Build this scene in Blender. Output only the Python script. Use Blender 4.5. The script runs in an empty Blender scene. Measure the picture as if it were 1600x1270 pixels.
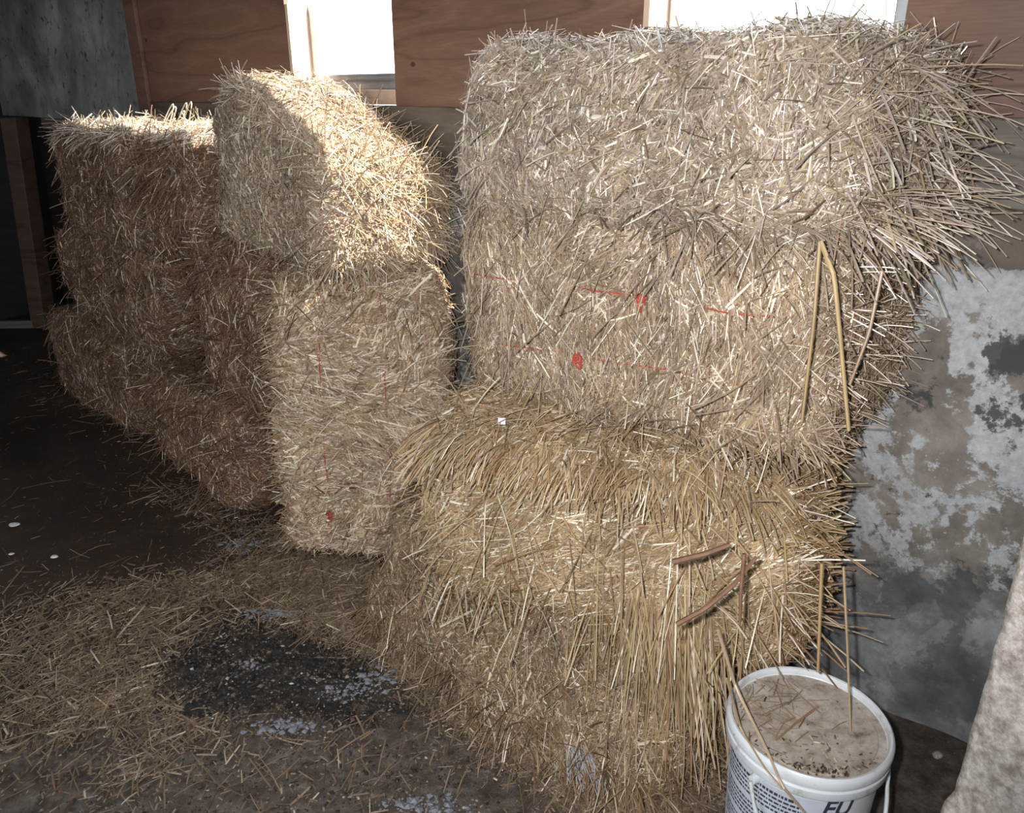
import bpy, bmesh, math, random
import numpy as np
from mathutils import Vector, Matrix

rng = np.random.default_rng(11)
random.seed(11)
S = bpy.context.scene
COL = S.collection
R = math.radians

# ------------------------------------------------------------------ view
S.view_settings.view_transform = 'Standard'
S.view_settings.look = 'None'
S.view_settings.gamma = 1.0
S.view_settings.use_curve_mapping = False
S.view_settings.exposure = 0.36

H = 1.43                      # eye height
PITCH = R(21.5)
F = 1250.0                    # focal length in pixels of a 1600 px frame
cd = bpy.data.cameras.new('camera')
cam = bpy.data.objects.new('camera', cd); COL.objects.link(cam)
cam.location = (0, 0, H)
cam.rotation_euler = (math.pi/2 - PITCH, 0, 0)
cd.sensor_width = 36; cd.lens = 36*F/1600; cd.clip_start = 0.02
S.camera = cam

def ray(px, py):
    x = (px-800)/F; y = (py-635)/F
    return np.array([x, math.cos(PITCH)-y*math.sin(PITCH), -math.sin(PITCH)-y*math.cos(PITCH)])
def at(px, py, D):            # the point at forward distance D
    r = ray(px, py); return np.array([0, 0, H]) + r*(D/r[1])
def gp(px, py, z=0.0):        # the point on the floor (or on a level z)
    r = ray(px, py); return np.array([0, 0, H]) + r*((z-H)/r[2])

# the back wall runs obliquely: local x along it, local y outwards, z up
WANG = R(-42.93)
WU = np.array([math.cos(WANG), math.sin(WANG), 0]); WO = np.array([-math.sin(WANG), math.cos(WANG), 0])
W0 = np.array([0, 2.43, 0])
WM = Matrix.Translation(W0) @ Matrix.Rotation(WANG, 4, 'Z')

# ------------------------------------------------------------------ materials
def N(t, typ, **kw):
    n = t.nodes.new(typ)
    for k, v in kw.items():
        if k in n.inputs: n.inputs[k].default_value = v
        else: setattr(n, k, v)
    return n
def mat(name):
    m = bpy.data.materials.new(name); m.use_nodes = True
    t = m.node_tree; b = t.nodes['Principled BSDF']
    return m, t, b
def ramp(t, stops, fac=None):
    r = t.nodes.new('ShaderNodeValToRGB')
    e = r.color_ramp.elements
    while len(e) < len(stops): e.new(0.5)
    for i, (p, c) in enumerate(stops):
        e[i].position = p
        e[i].color = (c[0], c[1], c[2], 1) if hasattr(c, '__len__') else (c, c, c, 1)
    if fac is not None: t.links.new(fac, r.inputs['Fac'])
    return r
def mixc(t, fac, a, b):
    m = t.nodes.new('ShaderNodeMix'); m.data_type = 'RGBA'
    for sock, v in ((m.inputs[0], fac), (m.inputs[6], a), (m.inputs[7], b)):
        if hasattr(v, 'links'): t.links.new(v, sock)
        elif hasattr(v, '__len__'): sock.default_value = (v[0], v[1], v[2], 1)
        else: sock.default_value = v
    return m.outputs[2]
def coords(t, scale=(1, 1, 1), loc=(0, 0, 0), rot=(0, 0, 0)):
    tc = t.nodes.new('ShaderNodeTexCoord'); mp = t.nodes.new('ShaderNodeMapping')
    mp.inputs['Scale'].default_value = scale; mp.inputs['Location'].default_value = loc; mp.inputs['Rotation'].default_value = rot
    t.links.new(tc.outputs['Object'], mp.inputs['Vector'])
    return mp.outputs['Vector']
def noise(t, vec, scale, detail=6, rough=.6, dist=0.0):
    n = N(t, 'ShaderNodeTexNoise', Scale=scale, Detail=detail, Roughness=rough, Distortion=dist)
    t.links.new(vec, n.inputs['Vector']); return n.outputs['Fac']
def bump(t, b, h, strength=.4, dist=.01):
    n = N(t, 'ShaderNodeBump', Strength=strength, Distance=dist)
    t.links.new(h, n.inputs['Height']); t.links.new(n.outputs['Normal'], b.inputs['Normal'])

def straw_mat(name, stops, rough=.36, spec=.6):
    m, t, b = mat(name)
    a = N(t, 'ShaderNodeAttribute', attribute_name='tone')
    r = ramp(t, stops, a.outputs['Fac'])
    v = coords(t); n = noise(t, v, 9, 3)
    n2 = ramp(t, [(.3, (.72, .72, .72)), (.7, (1.12, 1.12, 1.12))], n)
    m_ = t.nodes.new('ShaderNodeMix'); m_.data_type = 'RGBA'; m_.blend_type = 'MULTIPLY'
    m_.inputs[0].default_value = 1
    t.links.new(r.outputs['Color'], m_.inputs[6]); t.links.new(n2.outputs['Color'], m_.inputs[7])
    k = N(t, 'ShaderNodeMath', operation='MULTIPLY'); k.inputs[1].default_value = 913.0; t.links.new(a.outputs['Fac'], k.inputs[0])
    wn = N(t, 'ShaderNodeTexWhiteNoise', noise_dimensions='1D'); t.links.new(k.outputs[0], wn.inputs['W'])
    hue = ramp(t, [(0, (.98, .99, 1.10)), (.35, (1.06, .97, 1.0)), (.6, (1, 1, .92)), (.8, (1.0, .97, .82)), (.93, (.97, .97, .72)), (1, (1.05, .80, .66))], wn.outputs['Value'])
    m2 = t.nodes.new('ShaderNodeMix'); m2.data_type = 'RGBA'; m2.blend_type = 'MULTIPLY'; m2.inputs[0].default_value = 1
    t.links.new(m_.outputs[2], m2.inputs[6]); t.links.new(hue.outputs['Color'], m2.inputs[7])
    t.links.new(m2.outputs[2], b.inputs['Base Color'])
    b.inputs['Roughness'].default_value = rough
    b.inputs['Specular IOR Level'].default_value = spec
    return m
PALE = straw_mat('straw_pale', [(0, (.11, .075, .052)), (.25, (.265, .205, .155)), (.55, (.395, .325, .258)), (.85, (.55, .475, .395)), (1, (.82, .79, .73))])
GOLD = straw_mat('straw_golden', [(0, (.11, .06, .032)), (.25, (.29, .188, .102)), (.55, (.43, .322, .198)), (.85, (.60, .49, .33)), (1, (.86, .82, .73))])
TAN = straw_mat('straw_tan', [(0, (.10, .062, .04)), (.25, (.265, .192, .132)), (.55, (.395, .306, .222)), (.85, (.56, .465, .35)), (1, (.84, .79, .70))])
WARM = straw_mat('straw_warm', [(0, (.10, .058, .036)), (.25, (.27, .185, .118)), (.55, (.43, .312, .208)), (.85, (.61, .48, .345)), (1, (.88, .81, .70))])
SHADED = straw_mat('straw_shaded_brown', [(0, (.075, .04, .024)), (.3, (.145, .080, .050)), (.6, (.225, .135, .087)), (.88, (.38, .265, .18)), (1, (.76, .68, .55))])  # dim reddish light on the left bales is put into this straw colour
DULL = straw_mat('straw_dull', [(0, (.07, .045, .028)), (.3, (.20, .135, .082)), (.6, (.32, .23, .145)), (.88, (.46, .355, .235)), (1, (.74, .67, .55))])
FLOORSTRAW = straw_mat('straw_trodden', [(0, (.05, .03, .02)), (.3, (.15, .105, .07)), (.6, (.25, .185, .125)), (.88, (.38, .30, .21)), (1, (.6, .53, .42))], rough=.55)

def simple(name, col, rough=.6, metal=0, spec=.5, nscale=None, namp=.25):
    m, t, b = mat(name)
    b.inputs['Base Color'].default_value = (*col, 1); b.inputs['Roughness'].default_value = rough
    b.inputs['Metallic'].default_value = metal; b.inputs['Specular IOR Level'].default_value = spec
    if nscale:
        n = noise(t, coords(t), nscale)
        r = ramp(t, [(.3, tuple(c*(1-namp) for c in col)), (.7, tuple(min(1, c*(1+namp)) for c in col))], n)
        t.links.new(r.outputs['Color'], b.inputs['Base Color'])
    return m
RED = simple('red_twine', (.42, .075, .055), .6, nscale=60)
TWIG = simple('dark_stem', (.16, .085, .05), .7, nscale=50)
ALU = simple('aluminium', (.55, .58, .62), .35, .8, nscale=30, namp=.12)
RAWWOOD = simple('raw_pine', (.62, .47, .36), .7, nscale=14, namp=.15)
WHITEP = simple('white_scrap', (.78, .78, .80), .5)
LABEL = simple('label_paper', (.50, .53, .60), .5, nscale=14, namp=.12)
INK = simple('label_ink', (.035, .04, .06), .5)

def plywood_mat(name, c0, c1, c2, seed=0):
    m, t, b = mat(name)
    v = coords(t, (.42, 1, 3.6), (seed, 0, seed*.7))
    big = noise(t, v, 1.5, 3, .45, .25)
    mul = N(t, 'ShaderNodeMath', operation='MULTIPLY'); mul.inputs[1].default_value = 14
    t.links.new(big, mul.inputs[0])
    fr = N(t, 'ShaderNodeMath', operation='PINGPONG'); fr.inputs[1].default_value = 1
    t.links.new(mul.outputs[0], fr.inputs[0])
    fine = noise(t, coords(t, (6, 1, 90)), 3, 4)
    base = ramp(t, [(0, c0), (.28, c1), (.7, c1), (1, c2)], fr.outputs[0])
    fr2 = ramp(t, [(.3, (.78, .78, .78)), (.7, (1.1, 1.1, 1.1))], fine)
    mm = t.nodes.new('ShaderNodeMix'); mm.data_type = 'RGBA'; mm.blend_type = 'MULTIPLY'; mm.inputs[0].default_value = 1
    t.links.new(base.outputs['Color'], mm.inputs[6]); t.links.new(fr2.outputs['Color'], mm.inputs[7])
    vo = N(t, 'ShaderNodeTexVoronoi', Scale=4.3); t.links.new(coords(t, (1, 1, 1.5), (.3, 0, .45)), vo.inputs['Vector'])
    kn = ramp(t, [(.035, (1, 1, 1)), (.06, (0, 0, 0))], vo.outputs['Distance'])
    c = mixc(t, kn.outputs['Color'], mm.outputs[2], (.05, .022, .014))
    t.links.new(c, b.inputs['Base Color']); b.inputs['Roughness'].default_value = .55
    return m
PLY = plywood_mat('plywood', (.145, .080, .058), (.20, .113, .082), (.235, .138, .102), 0)
BOARD = plywood_mat('grey_board', (.10, .085, .07), (.155, .13, .105), (.19, .165, .135), 3.1)
POST = plywood_mat('dark_post', (.06, .035, .027), (.10, .062, .047), (.12, .078, .058), 5)
DARKWOOD = plywood_mat('dark_boards', (.012, .010, .010), (.02, .016, .015), (.026, .02, .018), 7)

def sheet_mat():
    m, t, b = mat('grey_sheet')
    v = coords(t)
    a = noise(t, v, 2.3, 8, .62, .4); f = noise(t, v, 22, 9, .75)
    r = ramp(t, [(.34, (.15, .155, .158)), (.5, (.29, .295, .29)), (.64, (.50, .50, .475))], a)
    sp = ramp(t, [(.56, (0, 0, 0)), (.66, (1, 1, 1))], f)
    c = mixc(t, sp.outputs['Color'], r.outputs['Color'], (.04, .042, .045))
    t.links.new(c, b.inputs['Base Color']); b.inputs['Roughness'].default_value = .5
    bump(t, b, f, .2)
    return m
SHEET = sheet_mat()

def wall_uz(px, py):
    r = ray(px, py); o = np.array([0, 0, H]); k = ((W0-o) @ WO)/(r @ WO); p = o+r*k
    return float((p-W0) @ WU), float(p[2])
def patch_sum(t, vec, items):
    tot = None
    for (u, z, ru, rz, amp) in items:
        mp = t.nodes.new('ShaderNodeMapping'); mp.vector_type = 'POINT'
        mp.inputs['Location'].default_value = (-u/ru, 0, -z/rz); mp.inputs['Scale'].default_value = (1/ru, 0, 1/rz)
        t.links.new(vec, mp.inputs['Vector'])
        g = N(t, 'ShaderNodeTexGradient', gradient_type='QUADRATIC_SPHERE'); t.links.new(mp.outputs['Vector'], g.inputs['Vector'])
        ml = N(t, 'ShaderNodeMath', operation='MULTIPLY_ADD'); ml.inputs[1].default_value = amp
        t.links.new(g.outputs['Fac'], ml.inputs[0])
        if tot is None: ml.inputs[2].default_value = 0
        else: t.links.new(tot, ml.inputs[2])
        tot = ml.outputs[0]
    return tot
def masonry_mat():
    m, t, b = mat('whitewashed_masonry')
    v = coords(t)
    a = noise(t, coords(t, rot=(0, .5, 0)), 5.2, 13, .74, .15); c_ = noise(t, coords(t, loc=(4, 2, 7)), 6.0, 12, .68, .2)
    d = noise(t, coords(t, loc=(1, 9, 3)), 4.4, 13, .72, .15); f = noise(t, v, 60, 8, .72)
    ad = lambda x, y: (lambda n_: (t.links.new(x, n_.inputs[0]), t.links.new(y, n_.inputs[1]), n_.outputs[0])[2])(N(t, 'ShaderNodeMath', operation='ADD'))
    W_ = lambda px, py, ru, rz, am: (*wall_uz(px, py), ru, rz, am)
    a = ad(a, patch_sum(t, v, [W_(1405, 490, .09, .12, .22), W_(1370, 680, .12, .26, .17), W_(1492, 560, .045, .16, .20), W_(1535, 680, .06, .12, .18), W_(1530, 440, .06, .03, .15), W_(1440, 395, .10, .05, -.2), W_(1440, 600, .06, .16, -.25), W_(1450, 760, .16, .10, -.12), W_(1590, 600, .07, .12, -.2)]))
    d = ad(d, patch_sum(t, v, [W_(1560, 405, .15, .07, .34), W_(1545, 555, .16, .10, .26), W_(1425, 935, .09, .06, .16), W_(1490, 960, .08, .16, .24), W_(1450, 1090, .16, .07, .26), W_(1405, 500, .14, .2, -.25), W_(1500, 620, .07, .24, -.25)]))
    base = ramp(t, [(.32, (.085, .075, .068)), (.5, (.20, .175, .15)), (.66, (.33, .30, .265))], c_)
    wm = ramp(t, [(.505, 0), (.535, 1)], a)
    white = ramp(t, [(.3, (.30, .31, .32)), (.65, (.52, .54, .56))], f)
    c1 = mixc(t, wm.outputs['Color'], base.outputs['Color'], white.outputs['Color'])
    dm = ramp(t, [(.575, 0), (.60, .92)], d)
    c2 = mixc(t, dm.outputs['Color'], c1, (.05, .052, .056))
    # damp lower courses: blue grey, and brown bare stone at the very top
    sx = N(t, 'ShaderNodeSeparateXYZ'); t.links.new(v, sx.inputs[0])
    zl = N(t, 'ShaderNodeMath', operation='MULTIPLY_ADD'); t.links.new(a, zl.inputs[0]); zl.inputs[1].default_value = -.5; zl0 = N(t, 'ShaderNodeMath', operation='ADD'); zl0.inputs[1].default_value = .25; t.links.new(sx.outputs['Z'], zl0.inputs[0]); t.links.new(zl0.outputs[0], zl.inputs[2])
    lo = ramp(t, [(.25, 1), (.50, 0)], zl.outputs[0])
    wob = N(t, 'ShaderNodeMath', operation='MULTIPLY'); t.links.new(lo.outputs['Color'], wob.inputs[0]); wob.inputs[1].default_value = .72
    damp = ramp(t, [(.38, (.105, .11, .117)), (.52, (.205, .215, .225)), (.64, (.34, .355, .37))], c_)
    c3 = mixc(t, wob.outputs[0], c2, damp.outputs['Color'])
    zn = N(t, 'ShaderNodeMath', operation='MULTIPLY_ADD'); t.links.new(d, zn.inputs[0]); zn.inputs[1].default_value = .22; t.links.new(sx.outputs['Z'], zn.inputs[2])
    hi = ramp(t, [(1.22, 0), (1.30, .85)], None)
    mr = N(t, 'ShaderNodeMapRange'); mr.inputs['From Min'].default_value = 1.20; mr.inputs['From Max'].default_value = 1.29
    t.links.new(zn.outputs[0], mr.inputs['Value'])
    c4 = mixc(t, mr.outputs[0], c3, (.17, .13, .10))
    t.links.new(c4, b.inputs['Base Color']); b.inputs['Roughness'].default_value = .8
    bump(t, b, f, .5, .006)
    return m
MASON = masonry_mat()

def floor_mat():
    m, t, b = mat('dirt_floor')
    v = coords(t)
    a = noise(t, v, 1.7, 9, .62, .4); f = noise(t, v, 38, 7, .7); g = noise(t, coords(t, loc=(3, 5, 1)), 6, 8, .65)
    dirt = ramp(t, [(.3, (.030, .019, .014)), (.55, (.062, .041, .030)), (.72, (.115, .08, .06))], a)
    geo = coords(t)
    sx = N(t, 'ShaderNodeSeparateXYZ'); t.links.new(geo, sx.inputs[0])
    # bare trodden concrete near the camera
    mr = N(t, 'ShaderNodeMapRange'); mr.inputs['From Min'].default_value = 1.85; mr.inputs['From Max'].default_value = 1.25
    ad = N(t, 'ShaderNodeMath', operation='MULTIPLY_ADD'); ad.inputs[1].default_value = 1.2
    t.links.new(g, ad.inputs[0]); t.links.new(sx.outputs['Y'], ad.inputs[2])
    su = N(t, 'ShaderNodeMath', operation='SUBTRACT'); t.links.new(ad.outputs[0], su.inputs[0]); su.inputs[1].default_value = .6
    t.links.new(su.outputs[0], mr.inputs['Value'])
    g2 = noise(t, coords(t, loc=(7, 1, 2)), 20, 12, .76)
    conc = ramp(t, [(.36, (.045, .032, .026)), (.48, (.105, .082, .067)), (.58, (.165, .142, .122)), (.72, (.30, .29, .275))], g2)
    c1 = mixc(t, mr.outputs[0], dirt.outputs['Color'], conc.outputs['Color'])
    vo = N(t, 'ShaderNodeTexVoronoi', Scale=75.0); t.links.new(v, vo.inputs['Vector'])
    sp = ramp(t, [(.07, 1), (.13, 0)], vo.outputs['Distance'])
    pm = ramp(t, [(.46, 0), (.58, .7)], g)
    mu = N(t, 'ShaderNodeMath', operation='MULTIPLY'); t.links.new(sp.outputs['Color'], mu.inputs[0]); t.links.new(pm.outputs['Color'], mu.inputs[1])
    c2 = mixc(t, mu.outputs[0], c1, (.5, .48, .44))
    t.links.new(c2, b.inputs['Base Color']); b.inputs['Roughness'].default_value = .75
    bump(t, b, f, .6, .012)
    return m
FLOOR = floor_mat()

def dung_mat():
    m, t, b = mat('dark_muck')
    v = coords(t); a = noise(t, v, 40, 12, .78); w = noise(t, coords(t, loc=(2, 1, 0)), 9, 9, .68, .1)
    r = ramp(t, [(.36, (.010, .010, .011)), (.5, (.032, .029, .028)), (.60, (.085, .068, .055)), (.7, (.20, .17, .14))], a)
    wm = ramp(t, [(.625, 0), (.66, .8)], w)
    c = mixc(t, wm.outputs['Color'], r.outputs['Color'], (.30, .31, .33))
    t.links.new(c, b.inputs['Base Color']); b.inputs['Roughness'].default_value = .6
    bump(t, b, a, .8, .02)
    return m
MUCK = dung_mat()

def stone_mat():
    m, t, b = mat('pale_stone')
    v = coords(t); a = noise(t, v, 70, 8, .7); g = noise(t, v, 9, 6, .6)
    r = ramp(t, [(.34, (.22, .19, .16)), (.48, (.40, .36, .32)), (.62, (.62, .59, .55))], a)
    r2 = ramp(t, [(.35, (.75, .75, .76)), (.7, (1.05, 1.02, 1.0))], g)
    mm = t.nodes.new('ShaderNodeMix'); mm.data_type = 'RGBA'; mm.blend_type = 'MULTIPLY'; mm.inputs[0].default_value = 1
    t.links.new(r.outputs['Color'], mm.inputs[6]); t.links.new(r2.outputs['Color'], mm.inputs[7])
    t.links.new(mm.outputs[2], b.inputs['Base Color']); b.inputs['Roughness'].default_value = .85
    bump(t, b, a, .7, .006)
    return m
STONE = stone_mat()

def plastic_mat():
    m, t, b = mat('white_plastic')
    v = coords(t); a = noise(t, v, 22, 7, .65)
    r = ramp(t, [(.32, (.38, .35, .30)), (.46, (.60, .63, .66)), (1, (.68, .72, .76))], a)
    t.links.new(r.outputs['Color'], b.inputs['Base Color']); b.inputs['Roughness'].default_value = .38
    return m
PLASTIC = plastic_mat()
def dusty_mat():
    m, t, b = mat('dusty_lid')
    v = coords(t); a = noise(t, v, 22, 10, .74, .2); f = noise(t, v, 110, 6, .7)
    r = ramp(t, [(.34, (.14, .10, .075)), (.45, (.36, .30, .245)), (.60, (.50, .455, .405)), (.72, (.62, .60, .57))], a)
    sp = ramp(t, [(.33, 1), (.38, 0)], f)
    c = mixc(t, sp.outputs['Color'], r.outputs['Color'], (.10, .07, .05))
    t.links.new(c, b.inputs['Base Color']); b.inputs['Roughness'].default_value = .8
    bump(t, b, a, .4, .008)
    return m
DUSTY = dusty_mat()

def glass_mat():
    m, t, b = mat('window_glass')
    for n in list(t.nodes): t.nodes.remove(n)
    o = t.nodes.new('ShaderNodeOutputMaterial'); tr = t.nodes.new('ShaderNodeBsdfTransparent'); gl = t.nodes.new('ShaderNodeBsdfGlossy')
    gl.inputs['Roughness'].default_value = .05
    mx = t.nodes.new('ShaderNodeMixShader'); mx.inputs[0].default_value = .05
    t.links.new(tr.outputs[0], mx.inputs[1]); t.links.new(gl.outputs[0], mx.inputs[2])
    t.links.new(mx.outputs[0], o.inputs[0])
    return m
GLASS = glass_mat()

# ------------------------------------------------------------------ object helpers
def tag(o, label=None, cat=None, group=None, kind=None):
    if label: o['label'] = label
    if cat: o['category'] = cat
    if group: o['group'] = group
    if kind: o['kind'] = kind
    return o
def npobj(name, V, Fc, mats, origin=(0, 0, 0), tone=None, midx=None, parent=None, smooth=False, matrix=None):
    """V (n,3) float, Fc list of arrays (m,3) or (m,4)."""
    me = bpy.data.meshes.new(name)
    origin = np.asarray(origin, float)
    V = np.asarray(V, float) - origin
    fs = [np.asarray(f, dtype=np.int32) for f in Fc if len(f)]
    loops = np.concatenate([f.ravel() for f in fs])
    tot = np.concatenate([np.full(len(f), f.shape[1], dtype=np.int32) for f in fs])
    start = np.concatenate([[0], np.cumsum(tot)[:-1]]).astype(np.int32)
    me.vertices.add(len(V)); me.vertices.foreach_set('co', V.astype(np.float32).ravel())
    me.loops.add(len(loops)); me.loops.foreach_set('vertex_index', loops)
    me.polygons.add(len(tot)); me.polygons.foreach_set('loop_start', start); me.polygons.foreach_set('loop_total', tot)
    if midx is not None: me.polygons.foreach_set('material_index', np.asarray(midx, dtype=np.int32))
    me.polygons.foreach_set('use_smooth', np.full(len(tot), bool(smooth)))
    me.update(calc_edges=True); me.validate()
    if tone is not None:
        a = me.attributes.new('tone', 'FLOAT', 'POINT'); a.data.foreach_set('value', np.asarray(tone, dtype=np.float32))
    for m in (mats if isinstance(mats, (list, tuple)) else [mats]): me.materials.append(m)
    o = bpy.data.objects.new(name, me); COL.objects.link(o)
    if matrix is not None: o.matrix_world = matrix
    else: o.location = origin
    if parent is not None:
        o.parent = parent
        if matrix is None: o.location = origin - np.array(parent.matrix_world.translation if parent.type != 'EMPTY' else parent.location)
    return o
def bmobj(name, bm, m, parent=None, matrix=None, loc=None, smooth=False):
    me = bpy.data.meshes.new(name); bm.to_mesh(me); bm.free()
    for x in (m if isinstance(m, (list, tuple)) else [m]): me.materials.append(x)
    if smooth: me.polygons.foreach_set('use_smooth', [True]*len(me.polygons))
    o = bpy.data.objects.new(name, me); COL.objects.link(o)
    if matrix is not None: o.matrix_world = matrix
    if loc is not None: o.location = loc
    if parent is not None: o.parent = parent
    return o
def empty(name, matrix=None, loc=None):
    o = bpy.data.objects.new(name, None); COL.objects.link(o); o.empty_display_size = .1
    if matrix is not None: o.matrix_world = matrix
    if loc is not None: o.location = loc
    return o
def box(bm, x0, x1, y0, y1, z0, z1, bev=0.0):
    r = bmesh.ops.create_cube(bm, size=1)
    for v in r['verts']:
        v.co = Vector((x0+(v.co.x+.5)*(x1-x0), y0+(v.co.y+.5)*(y1-y0), z0+(v.co.z+.5)*(z1-z0)))
    if bev:
        es = list({e for v in r['verts'] for e in v.link_edges})
        bmesh.ops.bevel(bm, geom=es, offset=bev, segments=2, affect='EDGES', profile=.6)
def boxobj(name, dims, m, bev=0.0, **kw):
    bm = bmesh.new(); box(bm, *dims, bev=bev); return bmobj(name, bm, m, **kw)

def snoise(P, k, seed):
    """smooth pseudo noise in about [-1,1] of points (n,3)"""
    r = np.random.default_rng(seed); out = np.zeros(len(P))
    for i in range(7):
        d = r.normal(size=3); d /= np.linalg.norm(d)
        out += np.sin(P @ (d*k*r.uniform(.6, 1.7)) + r.uniform(0, 6.28))
    return out/3.2

# ------------------------------------------------------------------ strands
def ribbons(C, Dv, Nv, L, W, bend, kink=None):
    """short straw pieces: tent-section ribbons of 3 stations"""
    n = len(C)
    Dv = Dv/np.linalg.norm(Dv, axis=1, keepdims=True)
    Sd = np.cross(Dv, Nv); Sd /= np.linalg.norm(Sd, axis=1, keepdims=True)+1e-9
    Un = np.cross(Sd, Dv)
    V = np.empty((n, 9, 3))
    for i, s in enumerate((-.5, 0, .5)):
        c = C + Dv*(L*s)[:, None] + Un*(bend*(.25-s*s)*4)[:, None]
        w = W*(1 if i == 1 else .82)
        V[:, i*3+0] = c - Sd*(w*.5)[:, None]
        V[:, i*3+1] = c + Un*(w*.34)[:, None]
        V[:, i*3+2] = c + Sd*(w*.5)[:, None]
    q = np.array([[0, 1, 4, 3], [1, 2, 5, 4], [3, 4, 7, 6], [4, 5, 8, 7]])
    Fc = (np.arange(n)[:, None, None]*9 + q[None]).reshape(-1, 4)
    return V.reshape(-1, 3), Fc
def stalks(C, D0, L, W, grav, wob=.06, ns=6):
    """long stalks that start at C, leave along D0 and sag by grav; round-ish 4-sided tubes"""
    n = len(C); D0 = D0/np.linalg.norm(D0, axis=1, keepdims=True)
    pts = np.empty((n, ns, 3)); pts[:, 0] = C; d = D0.copy()
    wv = rng.normal(size=(n, 3))*wob
    for i in range(1, ns):
        pts[:, i] = pts[:, i-1] + d*(L/(ns-1))[:, None]
        d = d + wv*rng.choice([0, .6, 1], size=(n, 1)); d[:, 2] -= grav
        d /= np.linalg.norm(d, axis=1, keepdims=True)
    return tubes(pts, W)
def tubes(pts, W, sides=4):
    n, ns, _ = pts.shape
    T = np.gradient(pts, axis=1); T /= np.linalg.norm(T, axis=2, keepdims=True)+1e-12
    ref = np.where(np.abs(T[..., 2:3]) > .9, np.array([1., 0, 0]), np.array([0, 0, 1.]))
    A = np.cross(T, ref); A /= np.linalg.norm(A, axis=2, keepdims=True)+1e-12
    B = np.cross(T, A)
    V = np.empty((n, ns, sides, 3))
    taper = np.linspace(1.1, .8, ns)[None, :, None]
    for k in range(sides):
        an = 2*math.pi*k/sides + .6
        V[:, :, k] = pts + (A*math.cos(an) + B*math.sin(an)*.75)*(W[:, None, None]*.5)*taper
    Fs = []
    for i in range(ns-1):
        for k in range(sides):
            k2 = (k+1) % sides
            Fs.append([i*sides+k, i*sides+k2, (i+1)*sides+k2, (i+1)*sides+k])
    q = np.array(Fs)
    Fc = (np.arange(n)[:, None, None]*(ns*sides) + q[None]).reshape(-1, 4)
    caps = np.array([[3, 2, 1, 0], [(ns-1)*4, (ns-1)*4+1, (ns-1)*4+2, (ns-1)*4+3]]) if sides == 4 else np.zeros((0, 4), int)
    Fc = np.concatenate([Fc, (np.arange(n)[:, None, None]*(ns*sides) + caps[None]).reshape(-1, 4)])
    return V.reshape(-1, 3), Fc
class Acc:
    def __init__(s): s.V = []; s.F = []; s.T = []; s.M = []; s.n = 0
    def add(s, V, Fc, tone, m=0):
        s.V.append(V); s.F.append(np.asarray(Fc)+s.n); s.n += len(V)
        s.T.append(np.asarray(tone)); s.M.append(np.full(len(Fc), m))
    def build(s, name, mats, **kw):
        return npobj(name, np.concatenate(s.V), [np.concatenate(s.F)], mats, tone=np.concatenate(s.T), midx=np.concatenate(s.M), **kw)
def tones(n, mean=.5, sd=.2, pale=.06):
    t = np.clip(rng.normal(mean, sd, n), 0, .93)
    t[rng.random(n) < pale] = 1.0
    return t

# ------------------------------------------------------------------ bales
class Bale:
    def __init__(s, corners, amp=.014, seed=1, p=9):
        s.c = corners; s.amp = amp; s.seed = seed; s.p = p
    def base(s, q):
        q = q/ (np.sum(np.abs(q)**s.p, axis=1)**(1/s.p))[:, None] * np.max(np.abs(q), axis=1)[:, None]
        out = np.zeros((len(q), 3))
        for (a, b, c), P in s.c.items():
            w = (1+a*q[:, 0])*(1+b*q[:, 1])*(1+c*q[:, 2])/8
            out += w[:, None]*np.asarray(P)
        return out
    def frame(s, q, ax):
        """point, two tangents and outward normal at cube point q on face ax"""
        i, j = [(1, 2), (0, 2), (0, 1)][ax]
        e = 1e-3
        dq = np.zeros_like(q); dq[:, i] = e; ta = s.base(q+dq)-s.base(q-dq)
        dq = np.zeros_like(q); dq[:, j] = e; tb = s.base(q+dq)-s.base(q-dq)
        n = np.cross(ta, tb); n /= np.linalg.norm(n, axis=1, keepdims=True)
        P = s.base(q); ctr = np.mean(list(s.c.values()), axis=0)[None]
        sg = np.sign(np.sum(n*(P-ctr), axis=1)); n *= sg[:, None]
        ta /= np.linalg.norm(ta, axis=1, keepdims=True); tb /= np.linalg.norm(tb, axis=1, keepdims=True)
        return P, ta, tb, n
    def surf(s, q, ax):
        P, ta, tb, n = s.frame(q, ax)
        h = s.amp*(snoise(P, 16, s.seed) + .6*snoise(P, 40, s.seed+5))
        return P + n*h[:, None], ta, tb, n
    def area(s, ax, sg):
        q = [(-1, -1), (1, -1), (1, 1), (-1, 1)]; Q = np.zeros((4, 3)); Q[:, ax] = sg
        i, j = [(1, 2), (0, 2), (0, 1)][ax]
        for k, (a, b) in enumerate(q): Q[k, i] = a; Q[k, j] = b
        V = [np.asarray(s.c[tuple(int(x) for x in r)]) for r in Q]
        return .5*np.linalg.norm(np.cross(V[2]-V[0], V[3]-V[1]))
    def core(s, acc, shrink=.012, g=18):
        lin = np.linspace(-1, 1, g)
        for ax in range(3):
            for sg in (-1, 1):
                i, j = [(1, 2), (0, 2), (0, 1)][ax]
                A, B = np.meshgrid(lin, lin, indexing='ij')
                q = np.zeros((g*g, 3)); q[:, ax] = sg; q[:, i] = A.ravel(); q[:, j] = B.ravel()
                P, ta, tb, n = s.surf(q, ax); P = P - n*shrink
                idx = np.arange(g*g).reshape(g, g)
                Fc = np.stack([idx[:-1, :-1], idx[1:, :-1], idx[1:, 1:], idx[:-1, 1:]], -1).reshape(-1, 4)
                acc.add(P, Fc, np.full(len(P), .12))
FACES = {'front': (1, -1), 'back': (1, 1), 'right': (0, 1), 'left': (0, -1), 'top': (2, 1), 'bottom': (2, -1)}
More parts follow.
